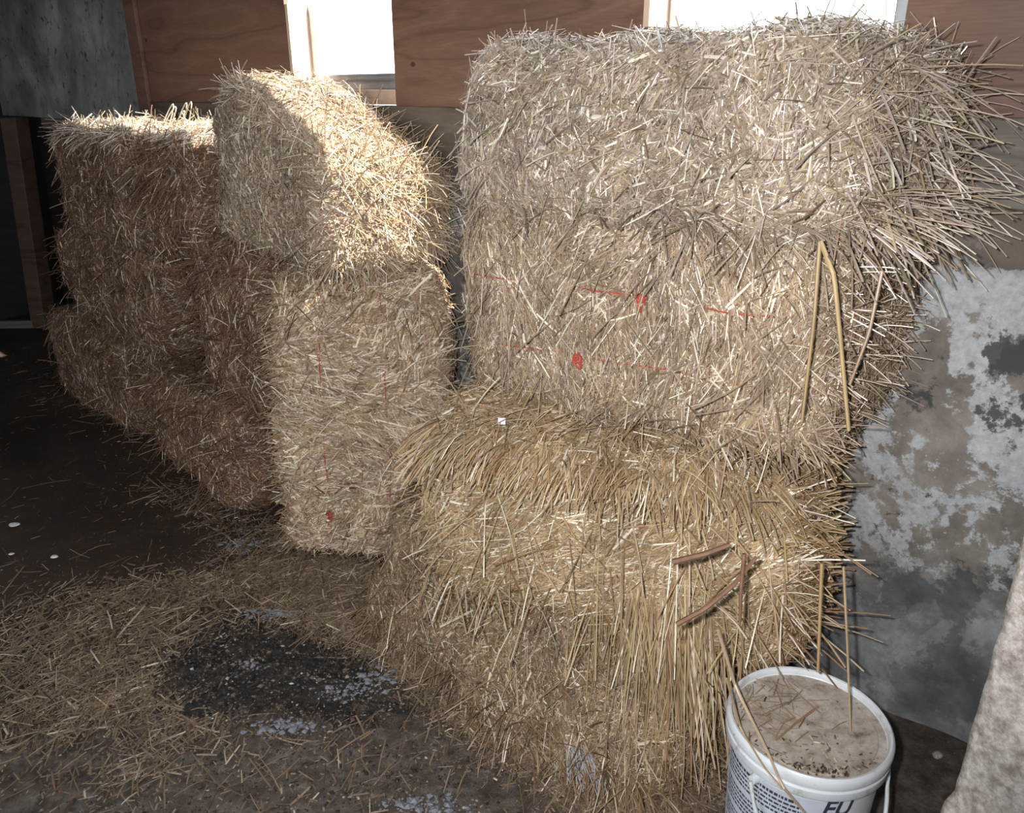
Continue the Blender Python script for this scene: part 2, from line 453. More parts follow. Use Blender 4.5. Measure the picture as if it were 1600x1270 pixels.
def make_corners(P, yaw, L, W, z0, z1, tw=None):
    y = R(yaw); l = np.array([-math.cos(y), math.sin(y), 0]); b = np.array([math.sin(y), math.cos(y), 0])
    c = {}
    for A in (-1, 1):
        for B in (-1, 1):
            for Z in (-1, 1):
                c[(A, B, Z)] = np.array([P[0], P[1], 0]) + l*L*(1-A)/2 + b*W*(1+B)/2 + np.array([0, 0, z0 if Z < 0 else z1])
    for k, d in (tw or {}).items(): c[k] = c[k] + np.array(d)
    return c
def cover(bale, acc, face, dens, ang, sig, Lm, Wm, lift=.016, tilt=.16, tone=(.5, .2, .06), jit=.9, m=0):
    ax, sg = FACES[face]
    n = int(bale.area(ax, sg)*dens)
    if n < 1: return
    i, j = [(1, 2), (0, 2), (0, 1)][ax]
    q = np.zeros((n, 3)); q[:, ax] = sg; q[:, i] = rng.uniform(-1, 1, n); q[:, j] = rng.uniform(-1, 1, n)
    P, ta, tb, nn = bale.surf(q, ax)
    th = ang + jit*snoise(P, 13, bale.seed+40) + rng.normal(0, sig, n)
    tbn = np.cross(nn, ta); tbn *= np.sign(np.sum(tbn*tb, axis=1))[:, None]
    D = ta*np.cos(th)[:, None] + tbn*np.sin(th)[:, None] + nn*rng.normal(0, tilt, n)[:, None]
    u = rng.random(n)
    off = -.012 + (lift+.012)*u**1.2
    L = np.clip(rng.lognormal(math.log(Lm), .45, n), .010, .17)
    W = np.clip(rng.normal(Wm, Wm*.33, n), Wm*.35, Wm*2.2)
    nr = nn + rng.normal(0, .45, (n, 3))
    V, Fc = ribbons(P+nn*off[:, None], D, nr, L, W, rng.normal(0, .05, n)*L)
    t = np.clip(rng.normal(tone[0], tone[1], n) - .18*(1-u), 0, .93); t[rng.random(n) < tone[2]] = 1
    acc.add(V, Fc, np.repeat(t, 9), m)
def fringe(bale, acc, face, ra, rb, n, dirv, spread, Lr, Wr, grav=.06, inset=.02, tone=(.5, .2, .06), wob=.06, normal=0.0, m=0):
    """stalks that leave a face region (in face parameters) roughly along the world direction dirv (+ normal * outward)"""
    ax, sg = FACES[face]; i, j = [(1, 2), (0, 2), (0, 1)][ax]
    q = np.zeros((n, 3)); q[:, ax] = sg; q[:, i] = rng.uniform(*ra, n); q[:, j] = rng.uniform(*rb, n)
    P, ta, tb, nn = bale.surf(q, ax)
    D = np.asarray(dirv, float)[None] + nn*normal + rng.normal(0, spread, (n, 3))
    L = rng.uniform(*Lr, n); W = rng.uniform(*Wr, n)
    V, Fc = stalks(P-nn*inset, D, L, W, grav, wob)
    acc.add(V, Fc, np.repeat(tones(n, *tone), 24), m)
def path_tube(pts, r, sides=6):
    pts = np.asarray(pts, float)[None]
    n, ns, _ = pts.shape
    T = np.gradient(pts, axis=1); T /= np.linalg.norm(T, axis=2, keepdims=True)+1e-12
    ref = np.where(np.abs(T[..., 2:3]) > .9, np.array([1., 0, 0]), np.array([0, 0, 1.]))
    A = np.cross(T, ref); A /= np.linalg.norm(A, axis=2, keepdims=True)+1e-12; B = np.cross(T, A)
    rr = np.broadcast_to(np.asarray(r, float), (ns,))
    V = np.concatenate([(pts[0]+(A[0]*math.cos(2*math.pi*k/sides)+B[0]*math.sin(2*math.pi*k/sides))*rr[:, None])[:, None] for k in range(sides)], 1)
    V = V.reshape(-1, 3)
    Fq = [[i*sides+k, i*sides+(k+1) % sides, (i+1)*sides+(k+1) % sides, (i+1)*sides+k] for i in range(ns-1) for k in range(sides)]
    return V, np.array(Fq)
GROUP = 'straw bales stacked along the barn wall'
BALES = {}
def finish(key, bale, acc, m, label, twine=(), upright=False, knots=(), lift=.006, twlabel=None):
    c = list(bale.c.values()); ctr = np.mean(c, axis=0); ctr[2] = min(p[2] for p in c)
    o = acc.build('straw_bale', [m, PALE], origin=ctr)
    tag(o, label, 'straw bale', GROUP)
    BALES[key] = (o, bale)
    rnd = np.random.default_rng(bale.seed+90)
    for ti, cc in enumerate(twine):
        seq = []
        K = 36
        if upright:   # loop in the b-c plane at a = cc
            segs = [(1, -1, [(cc, -1, t) for t in np.linspace(-1, 1, K)]), (2, 1, [(cc, t, 1) for t in np.linspace(-1, 1, 12)]),
                    (1, 1, [(cc, 1, -t) for t in np.linspace(-1, 1, 12)]), (2, -1, [(cc, -t, -1) for t in np.linspace(-1, 1, 12)])]
        else:         # loop in the a-b plane at c = cc
            segs = [(1, -1, [(t, -1, cc) for t in np.linspace(-1, 1, K)]), (0, 1, [(1, t, cc) for t in np.linspace(-1, 1, 12)]),
                    (1, 1, [(-t, 1, cc) for t in np.linspace(-1, 1, 12)]), (0, -1, [(-1, -t, cc) for t in np.linspace(-1, 1, 12)])]
        for ax, sg, qs in segs:
            q = np.array(qs, float)
            P, ta, tb, nn = bale.surf(q, ax)
            off = lift + .006*np.array([math.sin(3.1*k+ti*2+bale.seed) for k in np.linspace(0, 6, len(q))])
            seq.append(P + nn*off[:, None])
        pts = np.concatenate(seq+[seq[0][:1]])
        V, Fc = path_tube(pts, .0016)
        tw = npobj('twine', V, [Fc], RED, origin=pts[0], parent=None)
        tw.parent = o; tw.location = pts[0]-np.array(o.location)
        tag(tw, 'thin red baling twine')
        for (kt, a_) in knots:
            if kt != ti: continue
            q = np.array([(cc, -1, a_)] if upright else [(a_, -1, cc)], float)
            P, ta, tb, nn = bale.surf(q, 1)
            P0 = P[0] + nn[0]*(.034 if upright else .022)
            Vs, Fs, nv = [], [], 0
            for k in range(9):
                t = np.linspace(0, 1, 9)
                ax1 = rnd.normal(size=3); ax1 /= np.linalg.norm(ax1); ax2 = np.cross(ax1, rnd.normal(size=3)); ax2 /= np.linalg.norm(ax2)
                rr = rnd.uniform(.006, .013)
                ptsk = P0 + rnd.normal(0, .003, 3) + np.outer(np.cos(t*5), ax1)*rr + np.outer(np.sin(t*5), ax2)*rr*.8 + np.array([0, 0, -.012])*(t[:, None]**2)*(k % 3)
                v, f = path_tube(ptsk, .0022, 5); Vs.append(v); Fs.append(f+nv); nv += len(v)
            kn = npobj('knot', np.concatenate(Vs), [np.concatenate(Fs)], RED, origin=P0)
            kn.parent = tw; kn.location = P0-pts[0]
            tag(kn, 'bright red twine knot')
    return o

def bale(key, corners, m, label, faces, seed, twine=(), upright=False, knots=(), amp=.013, extra=None, p=9, lift=.006):
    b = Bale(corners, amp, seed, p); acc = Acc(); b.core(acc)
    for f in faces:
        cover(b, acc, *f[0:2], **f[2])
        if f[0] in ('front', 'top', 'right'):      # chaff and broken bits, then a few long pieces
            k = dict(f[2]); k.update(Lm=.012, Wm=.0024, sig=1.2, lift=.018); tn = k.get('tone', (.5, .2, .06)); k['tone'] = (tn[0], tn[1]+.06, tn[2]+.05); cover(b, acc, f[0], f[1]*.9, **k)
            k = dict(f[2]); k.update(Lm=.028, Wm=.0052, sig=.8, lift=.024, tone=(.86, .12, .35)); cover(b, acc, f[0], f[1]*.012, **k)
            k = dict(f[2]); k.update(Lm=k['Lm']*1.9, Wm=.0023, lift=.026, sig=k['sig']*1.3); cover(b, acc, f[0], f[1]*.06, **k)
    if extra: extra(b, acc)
    return finish(key, b, acc, m, label, twine, upright, knots, lift)

def F_(face, dens, ang=0., sig=.6, Lm=.045, Wm=.0036, **kw):
    return (face, dens*1.35, dict(ang=ang, sig=sig, Lm=Lm, Wm=Wm*.78, **kw))

# ---- right hand stack ------------------------------------------------------
NL = np.array([-.643, -.766, 0])   # roughly the outward direction of the long faces
UR = np.array([.73, -.68, 0])      # along the wall towards the right
def ex_r1(b, acc):
    fringe(b, acc, 'right', (-.9, .95), (-1, .9), 420, UR*.8+np.array([0, 0, .0]), .60, (.05, .12), (.0024, .0046), .08, .035)
    fringe(b, acc, 'right', (-.2, 1.), (-.9, .7), 45, UR*.9+np.array([.1, .25, .05]), .3, (.12, .24), (.003, .005), .16, .04, wob=.04)
    fringe(b, acc, 'right', (-1, .9), (-1, 1), 260, UR*.45+NL*.3+np.array([.05, 0, -.6]), .5, (.07, .20), (.003, .005), .05, .01, wob=.04)
    fringe(b, acc, 'right', (-.9, .7), (-1, -.4), 90, UR*1.0+NL*.2+np.array([0, 0, -.12]), .22, (.10, .22), (.0028, .0048), .05, .04, wob=.03)
    fringe(b, acc, 'front', (.1, 1.), (-1, -.75), 150, UR*.7+NL*.4, .35, (.07, .17), (.0025, .0045), .10, .02)
    fringe(b, acc, 'front', (-1, 1), (.80, 1.), 260, NL*.3+np.array([0, 0, .5]), .5, (.04, .09), (.002, .004), .03, .02)
    fringe(b, acc, 'top', (-1, 1), (-1, .4), 260, np.array([0, 0, .3]), .6, (.04, .09), (.002, .004), .05, .015)
    fringe(b, acc, 'left', (-1, 1), (-1, 1), 160, -UR*.6, .6, (.04, .09), (.0022, .004), .05, .015)
    fringe(b, acc, 'front', (-1, 1), (-1., .9), 120, NL*.4+np.array([0, 0, -.6]), .55, (.06, .14), (.0024, .004), .06, .004)
    fringe(b, acc, 'front', (-1, 1), (-1., -.86), 180, UR*.8+NL*.2, .35, (.06, .15), (.002, .004), .05, .01)
bale('r1', make_corners((.50, 1.30), 40, .845, .45, 1.185, 1.528, {(-1, -1, 1): (0.05, 0, -.03), (-1, 1, 1): (.05, 0, -.02), (1, -1, -1): (.03, -.02, -.0), (1, 1, 1): (.07, -.05, -.015), (1, 1, -1): (.07, -.05, 0), (1, -1, 1): (.0, 0, -.012)}), PALE,
     'pale grey straw bale on top of the tall stack, its top edge against the window',
     [F_('front', 56000, 1.05, .75, .030, .0038, lift=.02), F_('top', 36000, .3, .9, .045, .0036), F_('right', 42000, .2, .7, .06, .0036, tilt=.3), F_('left', 32000, 1., .7, .04, .0036), F_('bottom', 4000)],
     3, extra=ex_r1, p=7, twine=(-.35, .4), lift=-.008)
def ex_r2(b, acc):
    fringe(b, acc, 'right', (-1, 1), (-1, 1), 260, UR*.9, .4, (.04, .12), (.0024, .0042), .06, .02)
    fringe(b, acc, 'front', (.55, 1), (-1, 1), 170, UR*.9+NL*.25, .4, (.05, .13), (.0024, .0044), .07, .015)
    fringe(b, acc, 'front', (-1, 1), (-1, .95), 210, NL*.2+np.array([0, 0, -.9]), .4, (.07, .17), (.0024, .0042), .02, .003, wob=.05)
    fringe(b, acc, 'left', (-1, 1), (-1, 1), 50, -UR*.5+np.array([0, 0, -.3]), .5, (.03, .07), (.0022, .004), .06, .015)
    fringe(b, acc, 'front', (.2, 1.), (-1, -.8), 140, UR*.8+NL*.3, .4, (.06, .15), (.0024, .004), .06, .01)
bale('r2', make_corners((.545, 1.295), 38, .835, .45, .775, 1.19, {(1, -1, -1): (0, 0, .035), (1, 1, -1): (0, 0, .03), (-1, -1, -1): (.01, 0, -.02)}), TAN,
     'straw bale with two red twines and knots, second in the tall stack',
     [F_('front', 52000, 1.35, .42, .045, .0035, jit=.6), F_('top', 20000), F_('right', 34000, .3, .7, .05, .0035, tilt=.25), F_('left', 32000, 1.4, .5, .045), F_('bottom', 3000)],
     4, twine=(-.34, .36), knots=((0, -.22), (1, .12)), extra=ex_r2, p=10, lift=.0125)
def ex_r3(b, acc):
    # long combed straw that folds over the front edge
    n = 1100
    q = np.zeros((n, 3)); q[:, 2] = 1; q[:, 0] = rng.uniform(-1, .75, n); q[:, 1] = rng.uniform(-.98, -.45, n)
    P, ta, tb, nn = b.surf(q, 2)
    lean = np.interp(q[:, 0], [-1, -.1, .3, 1], [-.75, -.45, .1, .3])+rng.normal(0, .32, n)
    D = np.stack([lean, -np.ones(n)*.85, rng.normal(.16, .14, n)], 1)
    V, Fc = stalks(P+np.array([0, 0, .004]), D, rng.uniform(.06, .17, n), rng.uniform(.0026, .0046, n), .22, .06)
    acc.add(V, Fc, np.repeat(tones(n, .55, .17, .06), 24))
    # bundle that hangs down at the right of the front
    n = 330
    q = np.zeros((n, 3)); q[:, 1] = -1; q[:, 0] = np.clip(rng.normal(.40, .16, n), -1, .95); q[:, 2] = rng.uniform(-.95, .5, n)
    P, ta, tb, nn = b.surf(q, 1)
    D = np.stack([rng.normal(.02, .16, n), rng.normal(-.34, .12, n), -np.ones(n)], 1)
    V, Fc = stalks(P, D, rng.uniform(.16, .36, n), rng.uniform(.0028, .005, n), .08, .03)
    acc.add(V, Fc, np.repeat(tones(n, .58, .16, .05), 24))
    # blunt stalk ends on the right end
    fringe(b, acc, 'right', (-1, .9), (-1, 1), 620, (.86, .1, .18), .24, (.06, .13), (.004, .0068), .02, .045, tone=(.38, .16, .01), wob=.02)
    fringe(b, acc, 'front', (-.9, 1), (-1, .8), 230, (.05, -.42, -.75), .38, (.08, .20), (.0026, .0045), .06, .004, wob=.04)
    fringe(b, acc, 'top', (-1, 1), (-1, -.3), 260, (.0, -.45, .12), .5, (.07, .16), (.0024, .0045), .10, .004)
    fringe(b, acc, 'front', (.3, 1.), (-.6, .9), 90, (.7, -.5, -.1), .4, (.10, .24), (.0028, .0046), .08, .004, wob=.03)
    fringe(b, acc, 'left', (-1, 1), (-.8, 1), 160, (-.9, -.25, -.1), .3, (.05, .12), (.0024, .004), .10, .02)
    fringe(b, acc, 'top', (-1, 1), (-1, -.5), 200, (.9, -.2, .0), .35, (.07, .17), (.0024, .0042), .05, .002)
bale('r3', make_corners((.56, 1.265), 22, .845, .46, .385, .765, {(1, -1, 1): (-.02, .02, -.03), (-1, -1, 1): (0, 0, -.02), (1, -1, -1): (.01, .035, -.06), (1, 1, -1): (0, 0, -.06), (-1, -1, -1): (0, .03, -.02), (-1, 1, 1): (0, 0, -.0)}), GOLD,
     'golden bale, long straw folding over its front, behind the bucket',
     [F_('front', 50000, 1.05, .42, .060, .0038, jit=.6, tone=(.52, .18, .07)), F_('top', 44000, .5, .7, .055, .0036), F_('right', 36000, .25, .5, .05, .0045, tilt=.4, tone=(.36, .18, .02)), F_('left', 32000, .6, .6, .05), F_('bottom', 4000)],
     5, twine=(.93,), extra=ex_r3, p=8, lift=.012)
def ex_r4(b, acc):
    fringe(b, acc, 'front', (-1, 1), (-1, 1), 420, (.0, -.5, -.5), .5, (.05, .14), (.0022, .004), .10, .004)
    fringe(b, acc, 'front', (-1, 1), (-1, -.5), 420, (-.1, -.8, .05), .5, (.05, .15), (.0022, .004), .12, .004)
    fringe(b, acc, 'right', (-1, 1), (-1, 1), 200, (.6, -.5, -.5), .4, (.05, .14), (.0024, .004), .08, .01)
    fringe(b, acc, 'left', (-1, 1), (-1, 1), 160, (-.8, -.3, -.1), .4, (.05, .13), (.0024, .004), .10, .01)
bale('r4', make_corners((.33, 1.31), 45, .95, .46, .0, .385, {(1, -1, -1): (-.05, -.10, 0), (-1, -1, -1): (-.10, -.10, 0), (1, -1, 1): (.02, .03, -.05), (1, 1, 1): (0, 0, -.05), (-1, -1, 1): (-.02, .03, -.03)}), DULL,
     'dull brown slumped bale on the floor left of the bucket, under the tall stack',
     [F_('front', 50000, .9, .9, .036, .0032, tone=(.5, .2, .05)), F_('top', 40000, .5, .8, .045), F_('right', 34000, 1., .7, .045), F_('left', 36000, .8, .8, .04)],
     6, extra=ex_r4, p=7, amp=.018, twine=(.3,), lift=-.004)

# ---- the bale standing on end, the tilted bale -------------------------------
def ex_c(b, acc):
    fringe(b, acc, 'front', (-1, -.8), (-1, 1), 300, (-.8, -.4, -.1), .4, (.04, .10), (.0024, .0042), .06, .01)
    fringe(b, acc, 'left', (-1, 0), (-1, 1), 200, (-.8, -.4, -.2), .35, (.04, .10), (.0024, .0042), .08, .01)
    fringe(b, acc, 'right', (-1, 1), (-1, 1), 40, (.8, -.2, -.1), .4, (.02, .06), (.0024, .004), .06, .01)
    fringe(b, acc, 'front', (-1, 1), (-1, 1), 260, (.5, -.4, .1), .6, (.06, .15), (.0024, .0042), .08, .004)
    fringe(b, acc, 'front', (-1, 1), (.8, 1), 260, (.3, -.6, .15), .55, (.06, .16), (.0026, .0044), .14, .01)
bale('c', make_corners((-.20, 2.285), 4, .545, .36, 0, .935, {(-1, -1, -1): (0, -.03, 0), (1, -1, -1): (0, -.03, 0), (-1, -1, 1): (.02, 0, -.03), (1, 1, 1): (-.09, 0, -.04), (1, 1, -1): (-.07, 0, 0)}), WARM,
     'straw bale standing upright on its end, two faint red twines running down its face',
     [F_('front', 40000, .25, .55, .050, .0056, jit=.8, tone=(.62, .22, .12), lift=.024), F_('top', 30000, .3, .8), F_('right', 26000, .4, .7), F_('left', 30000, .4, .7, .045)],
     7, twine=(-.42, .32), upright=True, knots=((0, -.62),), extra=ex_c, p=9, lift=.020)
def ex_m(b, acc):
    fringe(b, acc, 'right', (-1, 1), (-1, 1), 900, UR*.45+np.array([0, 0, -.25]), .75, (.07, .18), (.003, .005), .10, .01, tone=(.62, .16, .08))
    fringe(b, acc, 'top', (-.2, 1), (-1, 1), 420, UR*.6+np.array([0, 0, .1]), .5, (.05, .13), (.0026, .0044), .08, .01, tone=(.6, .16, .08))
    fringe(b, acc, 'top', (-1, 1), (-1, 1), 200, (0, 0, .5), .6, (.04, .10), (.0024, .004), .06, .012)
    fringe(b, acc, 'front', (-1, 1), (-1, -.85), 220, UR*.7+NL*.3, .4, (.05, .12), (.0024, .004), .08, .01)
    fringe(b, acc, 'front', (-1, 1), (.85, 1), 160, (-.3, -.3, .5), .5, (.05, .11), (.0024, .004), .06, .012)
MC = {}
lf = np.array([-1.03, 2.74, 0]); rf = np.array([-.50, 2.235, 0]); bk = np.array([.681, .732, 0])*.44
for (a, b_, zlo, zhi, base) in ((-1, -1, .985, 1.50, lf), (1, -1, .945, 1.275, rf), (1, 1, .94, 1.20, rf+bk), (-1, 1, .985, 1.465, lf+bk)):
    MC[(a, b_, -1)] = base+np.array([0, 0, zlo]); MC[(a, b_, 1)] = base+np.array([0, 0, zhi]) + (WU*.20 if a < 0 else 0)
bale('m', MC, TAN, 'tilted straw bale below the narrow window, sunlit on its right end',
     [F_('front', 42000, .6, .9, .032, .0034, tone=(.5, .22, .08)), F_('top', 36000, .2, .7, .055, .004), F_('right', 36000, -.2, .8, .065, .0042, tone=(.6, .16, .06)), F_('left', 26000, .6, .8), F_('bottom', 5000)],
     8, extra=ex_m, p=8, twine=(-.3, .4), lift=-.008)

# ---- the short stack behind the upright bale ----------------------------------
def ex_b(b, acc):
    fringe(b, acc, 'front', (-1, 1), (-1, 1), 300, NL*.5+np.array([0, 0, -.3]), .6, (.05, .14), (.0026, .0042), .08, .004)
    fringe(b, acc, 'left', (-1, 1), (-1, 1), 200, -UR*.7+NL*.3, .5, (.04, .11), (.0026, .0042), .08, .01)
    fringe(b, acc, 'front', (-1, 1), (.7, 1), 160, NL*.6, .5, (.05, .13), (.0026, .0042), .12, .01)
bale('b1', make_corners((-.945, 2.48), 45, .86, .46, 0, .40, {(-1, -1, 1): (.0, -.02, .0), (-1, -1, -1): (.07, .0, 0)}), SHADED,
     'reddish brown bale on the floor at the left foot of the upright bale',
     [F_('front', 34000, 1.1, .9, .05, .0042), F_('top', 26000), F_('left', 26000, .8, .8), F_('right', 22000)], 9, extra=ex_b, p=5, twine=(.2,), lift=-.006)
bale('b2', make_corners((-.80, 2.46), 43, .47, .48, .40, .955, {(-1, -1, -1): (.03, .03, 0), (1, -1, -1): (-.04, .0, 0)}), SHADED,
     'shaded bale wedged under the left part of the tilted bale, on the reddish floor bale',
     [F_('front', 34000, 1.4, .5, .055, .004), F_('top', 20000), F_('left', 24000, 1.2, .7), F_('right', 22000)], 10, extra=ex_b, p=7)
# ---- the far left stack --------------------------------------------------------
def ex_a(b, acc):
    fringe(b, acc, 'front', (-1, 1), (-1, 1), 200, NL*.4+np.array([0, 0, -.5]), .6, (.05, .13), (.0028, .0044), .06, .004)
    fringe(b, acc, 'left', (-1, 1), (-1, 1), 140, -UR*.7+NL*.3, .5, (.04, .11), (.0028, .0044), .08, .01)
def ex_a3(b, acc):
    ex_a(b, acc)
    fringe(b, acc, 'top', (-1, 1), (-1, 1), 260, (0, 0, .5), .7, (.04, .11), (.003, .0046), .08, .01, tone=(.62, .16, .1), m=1)  # pale second slot: sunlight on the top put into the straw colour
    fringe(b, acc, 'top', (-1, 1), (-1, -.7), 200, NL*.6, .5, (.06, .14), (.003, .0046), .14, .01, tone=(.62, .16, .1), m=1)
    for k, (a, bb, h) in enumerate(((.55, -.1, .09), (.65, -.2, .10), (.72, 0, .105), (.8, -.1, .08), (.75, .1, .11))):   # curled wisps
        P = b.base(np.array([[a, bb, 1.]]))[0]
        t = np.linspace(0, 1, 12)
        pts = P + np.outer(np.sin(t*2.6)*.11, np.array([.75, -.2-.1*k, 0])) + np.outer(np.sin(t*3.0)*h, [0, 0, 1])
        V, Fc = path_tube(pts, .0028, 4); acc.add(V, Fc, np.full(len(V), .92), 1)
bale('a1', make_corners((-1.62, 3.23), 42, .97, .46, 0, .43), SHADED, 'bottom bale of the far left stack, dark on the dirt floor',
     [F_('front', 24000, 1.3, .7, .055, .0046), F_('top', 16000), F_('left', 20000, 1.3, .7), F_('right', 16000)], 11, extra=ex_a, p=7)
bale('a2', make_corners((-1.33, 3.02), 41, 1.06, .46, .43, .865, {(-1, -1, -1): (.04, .02, 0), (1, -1, -1): (-.06, .03, 0)}), SHADED, 'middle bale of the far left stack, in shadow below the sunlit top row',
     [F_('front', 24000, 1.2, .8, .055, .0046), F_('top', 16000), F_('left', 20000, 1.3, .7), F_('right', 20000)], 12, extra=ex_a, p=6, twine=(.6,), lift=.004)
bale('a3', make_corners((-1.39, 3.05), 43, .77, .45, .865, 1.285), SHADED, 'leftmost bale of the sunlit top row, near the corner post',
     [F_('front', 26000, 1.4, .6, .05, .0046), F_('top', 26000, .3, .9, .06, .0046, tone=(.66, .16, .12), m=1), F_('left', 20000, 1.3, .7), F_('right', 10000)], 13, extra=ex_a3, p=9)  # top straw made paler, sunlit brightness put into its colour
def ex_a4(b, acc):
    ex_a(b, acc)
    fringe(b, acc, 'front', (-1, 1), (0, 1), 220, NL*.5+np.array([0, 0, -.6]), .5, (.07, .17), (.003, .0046), .08, .006, tone=(.55, .18, .06))
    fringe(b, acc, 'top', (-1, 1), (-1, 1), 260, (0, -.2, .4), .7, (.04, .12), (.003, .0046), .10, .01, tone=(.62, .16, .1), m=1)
bale('a4', make_corners((-1.055, 2.74), 43, .455, .46, .88, 1.28, {(-1, -1, -1): (0, 0, .0), (1, -1, -1): (-.03, .03, 0)}), SHADED, 'short loose bale of the top row, between the leftmost bale and the tilted bale',
     [F_('front', 28000, 1.1, .8, .06, .0046), F_('top', 26000, .3, .9, .06, .0046, tone=(.66, .16, .12), m=1), F_('left', 12000), F_('right', 20000)], 14, extra=ex_a4, p=8)  # paler top straw here too, carrying sunlight in its colour

# ------------------------------------------------------------------ the setting
def local_bm(fn):
    bm = bmesh.new(); fn(bm); return bm
bm = bmesh.new()
g = 120
bmesh.ops.create_grid(bm, x_segments=g, y_segments=g, size=1)
for v in bm.verts:
    v.co.x = v.co.x*5.2 - .6; v.co.y = v.co.y*5.2 + 1.2
co = np.array([v.co[:] for v in bm.verts]); hz = .006*snoise(co, 7, 71)
for v, h in zip(bm.verts, hz): v.co.z = h - .006
fl = bmobj('floor', bm, FLOOR, smooth=True); tag(fl, 'dark dirt and concrete barn floor strewn with straw', 'floor', kind='structure')

UL, URt, YB, ZC = -4.45, 2.6, -4.8, 3.05
# masonry: displaced faces, open niche-like roughness on the room side
def masonry():
    nu, nz = 210, 52
    us = np.linspace(-3.77, URt, nu); zs = np.linspace(0, 1.235, nz)
    A, Z = np.meshgrid(us, zs, indexing='ij')
    P = np.stack([A.ravel(), np.zeros(A.size), Z.ravel()], 1)
    d = .020 + .016*snoise(P, 5, 31) + .010*snoise(P, 14, 32) + .004*snoise(P, 45, 33)
    P[:, 1] = np.maximum(d, 0) - .002
    P[:, 2] += np.where(Z.ravel() > 1.2, .01*snoise(P, 9, 36), 0) - np.where(Z.ravel() == 0, .02, 0)
    idx = np.arange(nu*nz).reshape(nu, nz)
    Fc = np.stack([idx[:-1, :-1], idx[1:, :-1], idx[1:, 1:], idx[:-1, 1:]], -1).reshape(-1, 4)
    # back, top, ends
    top = idx[:, -1]; bot = idx[:, 0]
    V2 = P[top].copy(); V2[:, 1] = .32; V3 = P[bot].copy(); V3[:, 1] = .32
    n0 = len(P); n1 = n0+nu
    V = np.concatenate([P, V2, V3])
    f2 = [[top[i], top[i+1], n0+i+1, n0+i] for i in range(nu-1)] + [[n0+i, n0+i+1, n1+i+1, n1+i] for i in range(nu-1)]
    f3 = [list(idx[0][::-1]) + [n1, n0]]
    o = npobj('wall_lower', V, [Fc, np.array(f2), np.array(f3)], MASON, matrix=WM, smooth=True)
    return o
tag(masonry(), 'whitewashed rough stone lower wall with dark stains', 'wall', kind='structure')
W1, W2, SILL, HEAD = (-1.114, -.514), (.430, 1.042), 1.435, 1.72
SUN_OPENINGS = [(-1.80, -1.114, 1.81, 2.6), (-1.114, 1.52, 1.72, 2.9)]   # unseen openings added high in the back wall to let sun onto the bales
FILL_DOOR = (-.2, 2.0, 0.0, 2.2)   # unseen barn door added in the opposite wall for fill daylight
Z1 = 1.385
def back():
    bm = bmesh.new(); T = .018
    holes = [(W1[0], W1[1], SILL-.05, HEAD), (W2[0], W2[1], SILL-.05, HEAD)] + SUN_OPENINGS
    us = sorted({UL, -2.30, URt} | {h[0] for h in holes} | {h[1] for h in holes})
    for a, b in zip(us[:-1], us[1:]):
        hs = sorted([h for h in holes if h[0] <= a+1e-6 and h[1] >= b-1e-6], key=lambda h: h[2])
        z = Z1
        for h in hs:
            if h[2] > z+.001: box(bm, a, b, 0, T, z, h[2])
            z = h[3]
        box(bm, a, b, 0, T, z, ZC)
    return bm
tag(bmobj('wall_back', back(), PLY, matrix=WM), 'red brown plywood upper wall around the windows', 'wall', kind='structure')
tag(boxobj('trim_1', (-3.77, URt, -.012, .10, 1.222, Z1), BOARD, .004, matrix=WM), 'weathered grey sill plank on top of the stone wall', 'plank', kind='structure')
# dark boards of the recess at the far left and the other walls
tag(boxobj('wall_recess', (UL-.1, -3.76, .0185, .12, -.02, 1.6), DARKWOOD, matrix=WM), 'dark boards of the recess behind the corner post', 'wall', kind='structure')
tag(boxobj('wall_left', (UL-.1, UL, YB, .06, -.02, ZC), DARKWOOD, matrix=WM), 'dark board wall at the far left', 'wall', kind='structure')
bm = bmesh.new()
box(bm, UL-.1, FILL_DOOR[0], YB-.1, YB, -.02, ZC); box(bm, FILL_DOOR[1], URt+.1, YB-.1, YB, -.02, ZC); box(bm, FILL_DOOR[0], FILL_DOOR[1], YB-.1, YB, FILL_DOOR[3], ZC)
tag(bmobj('wall_front', bm, DARKWOOD, matrix=WM), 'dark board wall opposite the windows', 'wall', kind='structure')
tag(boxobj('wall_right', (URt, URt+.1, YB, .02, -.02, ZC), MASON, matrix=WM), 'stone side wall', 'wall', kind='structure')
tag(boxobj('ceiling', (UL-.2, URt+.2, YB-.2, .04, ZC, ZC+.05), DARKWOOD, matrix=WM), 'dark board ceiling', 'ceiling', kind='structure')

for wi, w in enumerate((W1, W2), 1):
    e = empty('window_%d' % wi, matrix=WM @ Matrix.Translation((w[0], 0, SILL)))
    tag(e, ('narrow bright window with aluminium sash above the tilted bale', 'bright window behind the topmost bale')[wi-1], 'window', kind='structure')
    ww = w[1]-w[0]; hh = HEAD-SILL
    j = bmesh.new()
    box(j, .0, .018, .001, .115, 0, hh, .002); box(j, ww, ww+.018, .0185, .115, 0, hh, .002)
    box(j, 0, ww, -.004, .115, -.046, 0, .003)
    bmobj('jamb', j, RAWWOOD, parent=e)
    s_ = bmesh.new()
    for (x0, x1, z0, z1) in ((.018, .052, 0, hh), (ww-.052, ww-.018, 0, hh), (.052, ww-.052, 0, .052)):
        box(s_, x0, x1, .085, .125, z0, z1, .003)
    box(s_, .052, ww-.052, .078, .086, .018, .026); box(s_, .052, ww-.052, .078, .086, .040, .044)
    box(s_, .055, .10, .074, .086, .028, .038); box(s_, .11, .135, .074, .086, .028, .038)
    bmobj('sash', s_, ALU, parent=e)
    bmobj('pane', local_bm(lambda b: box(b, .05, ww-.05, .103, .107, .05, hh)), GLASS, parent=e)
    for c in e.children: c.matrix_parent_inverse = Matrix.Identity(4)

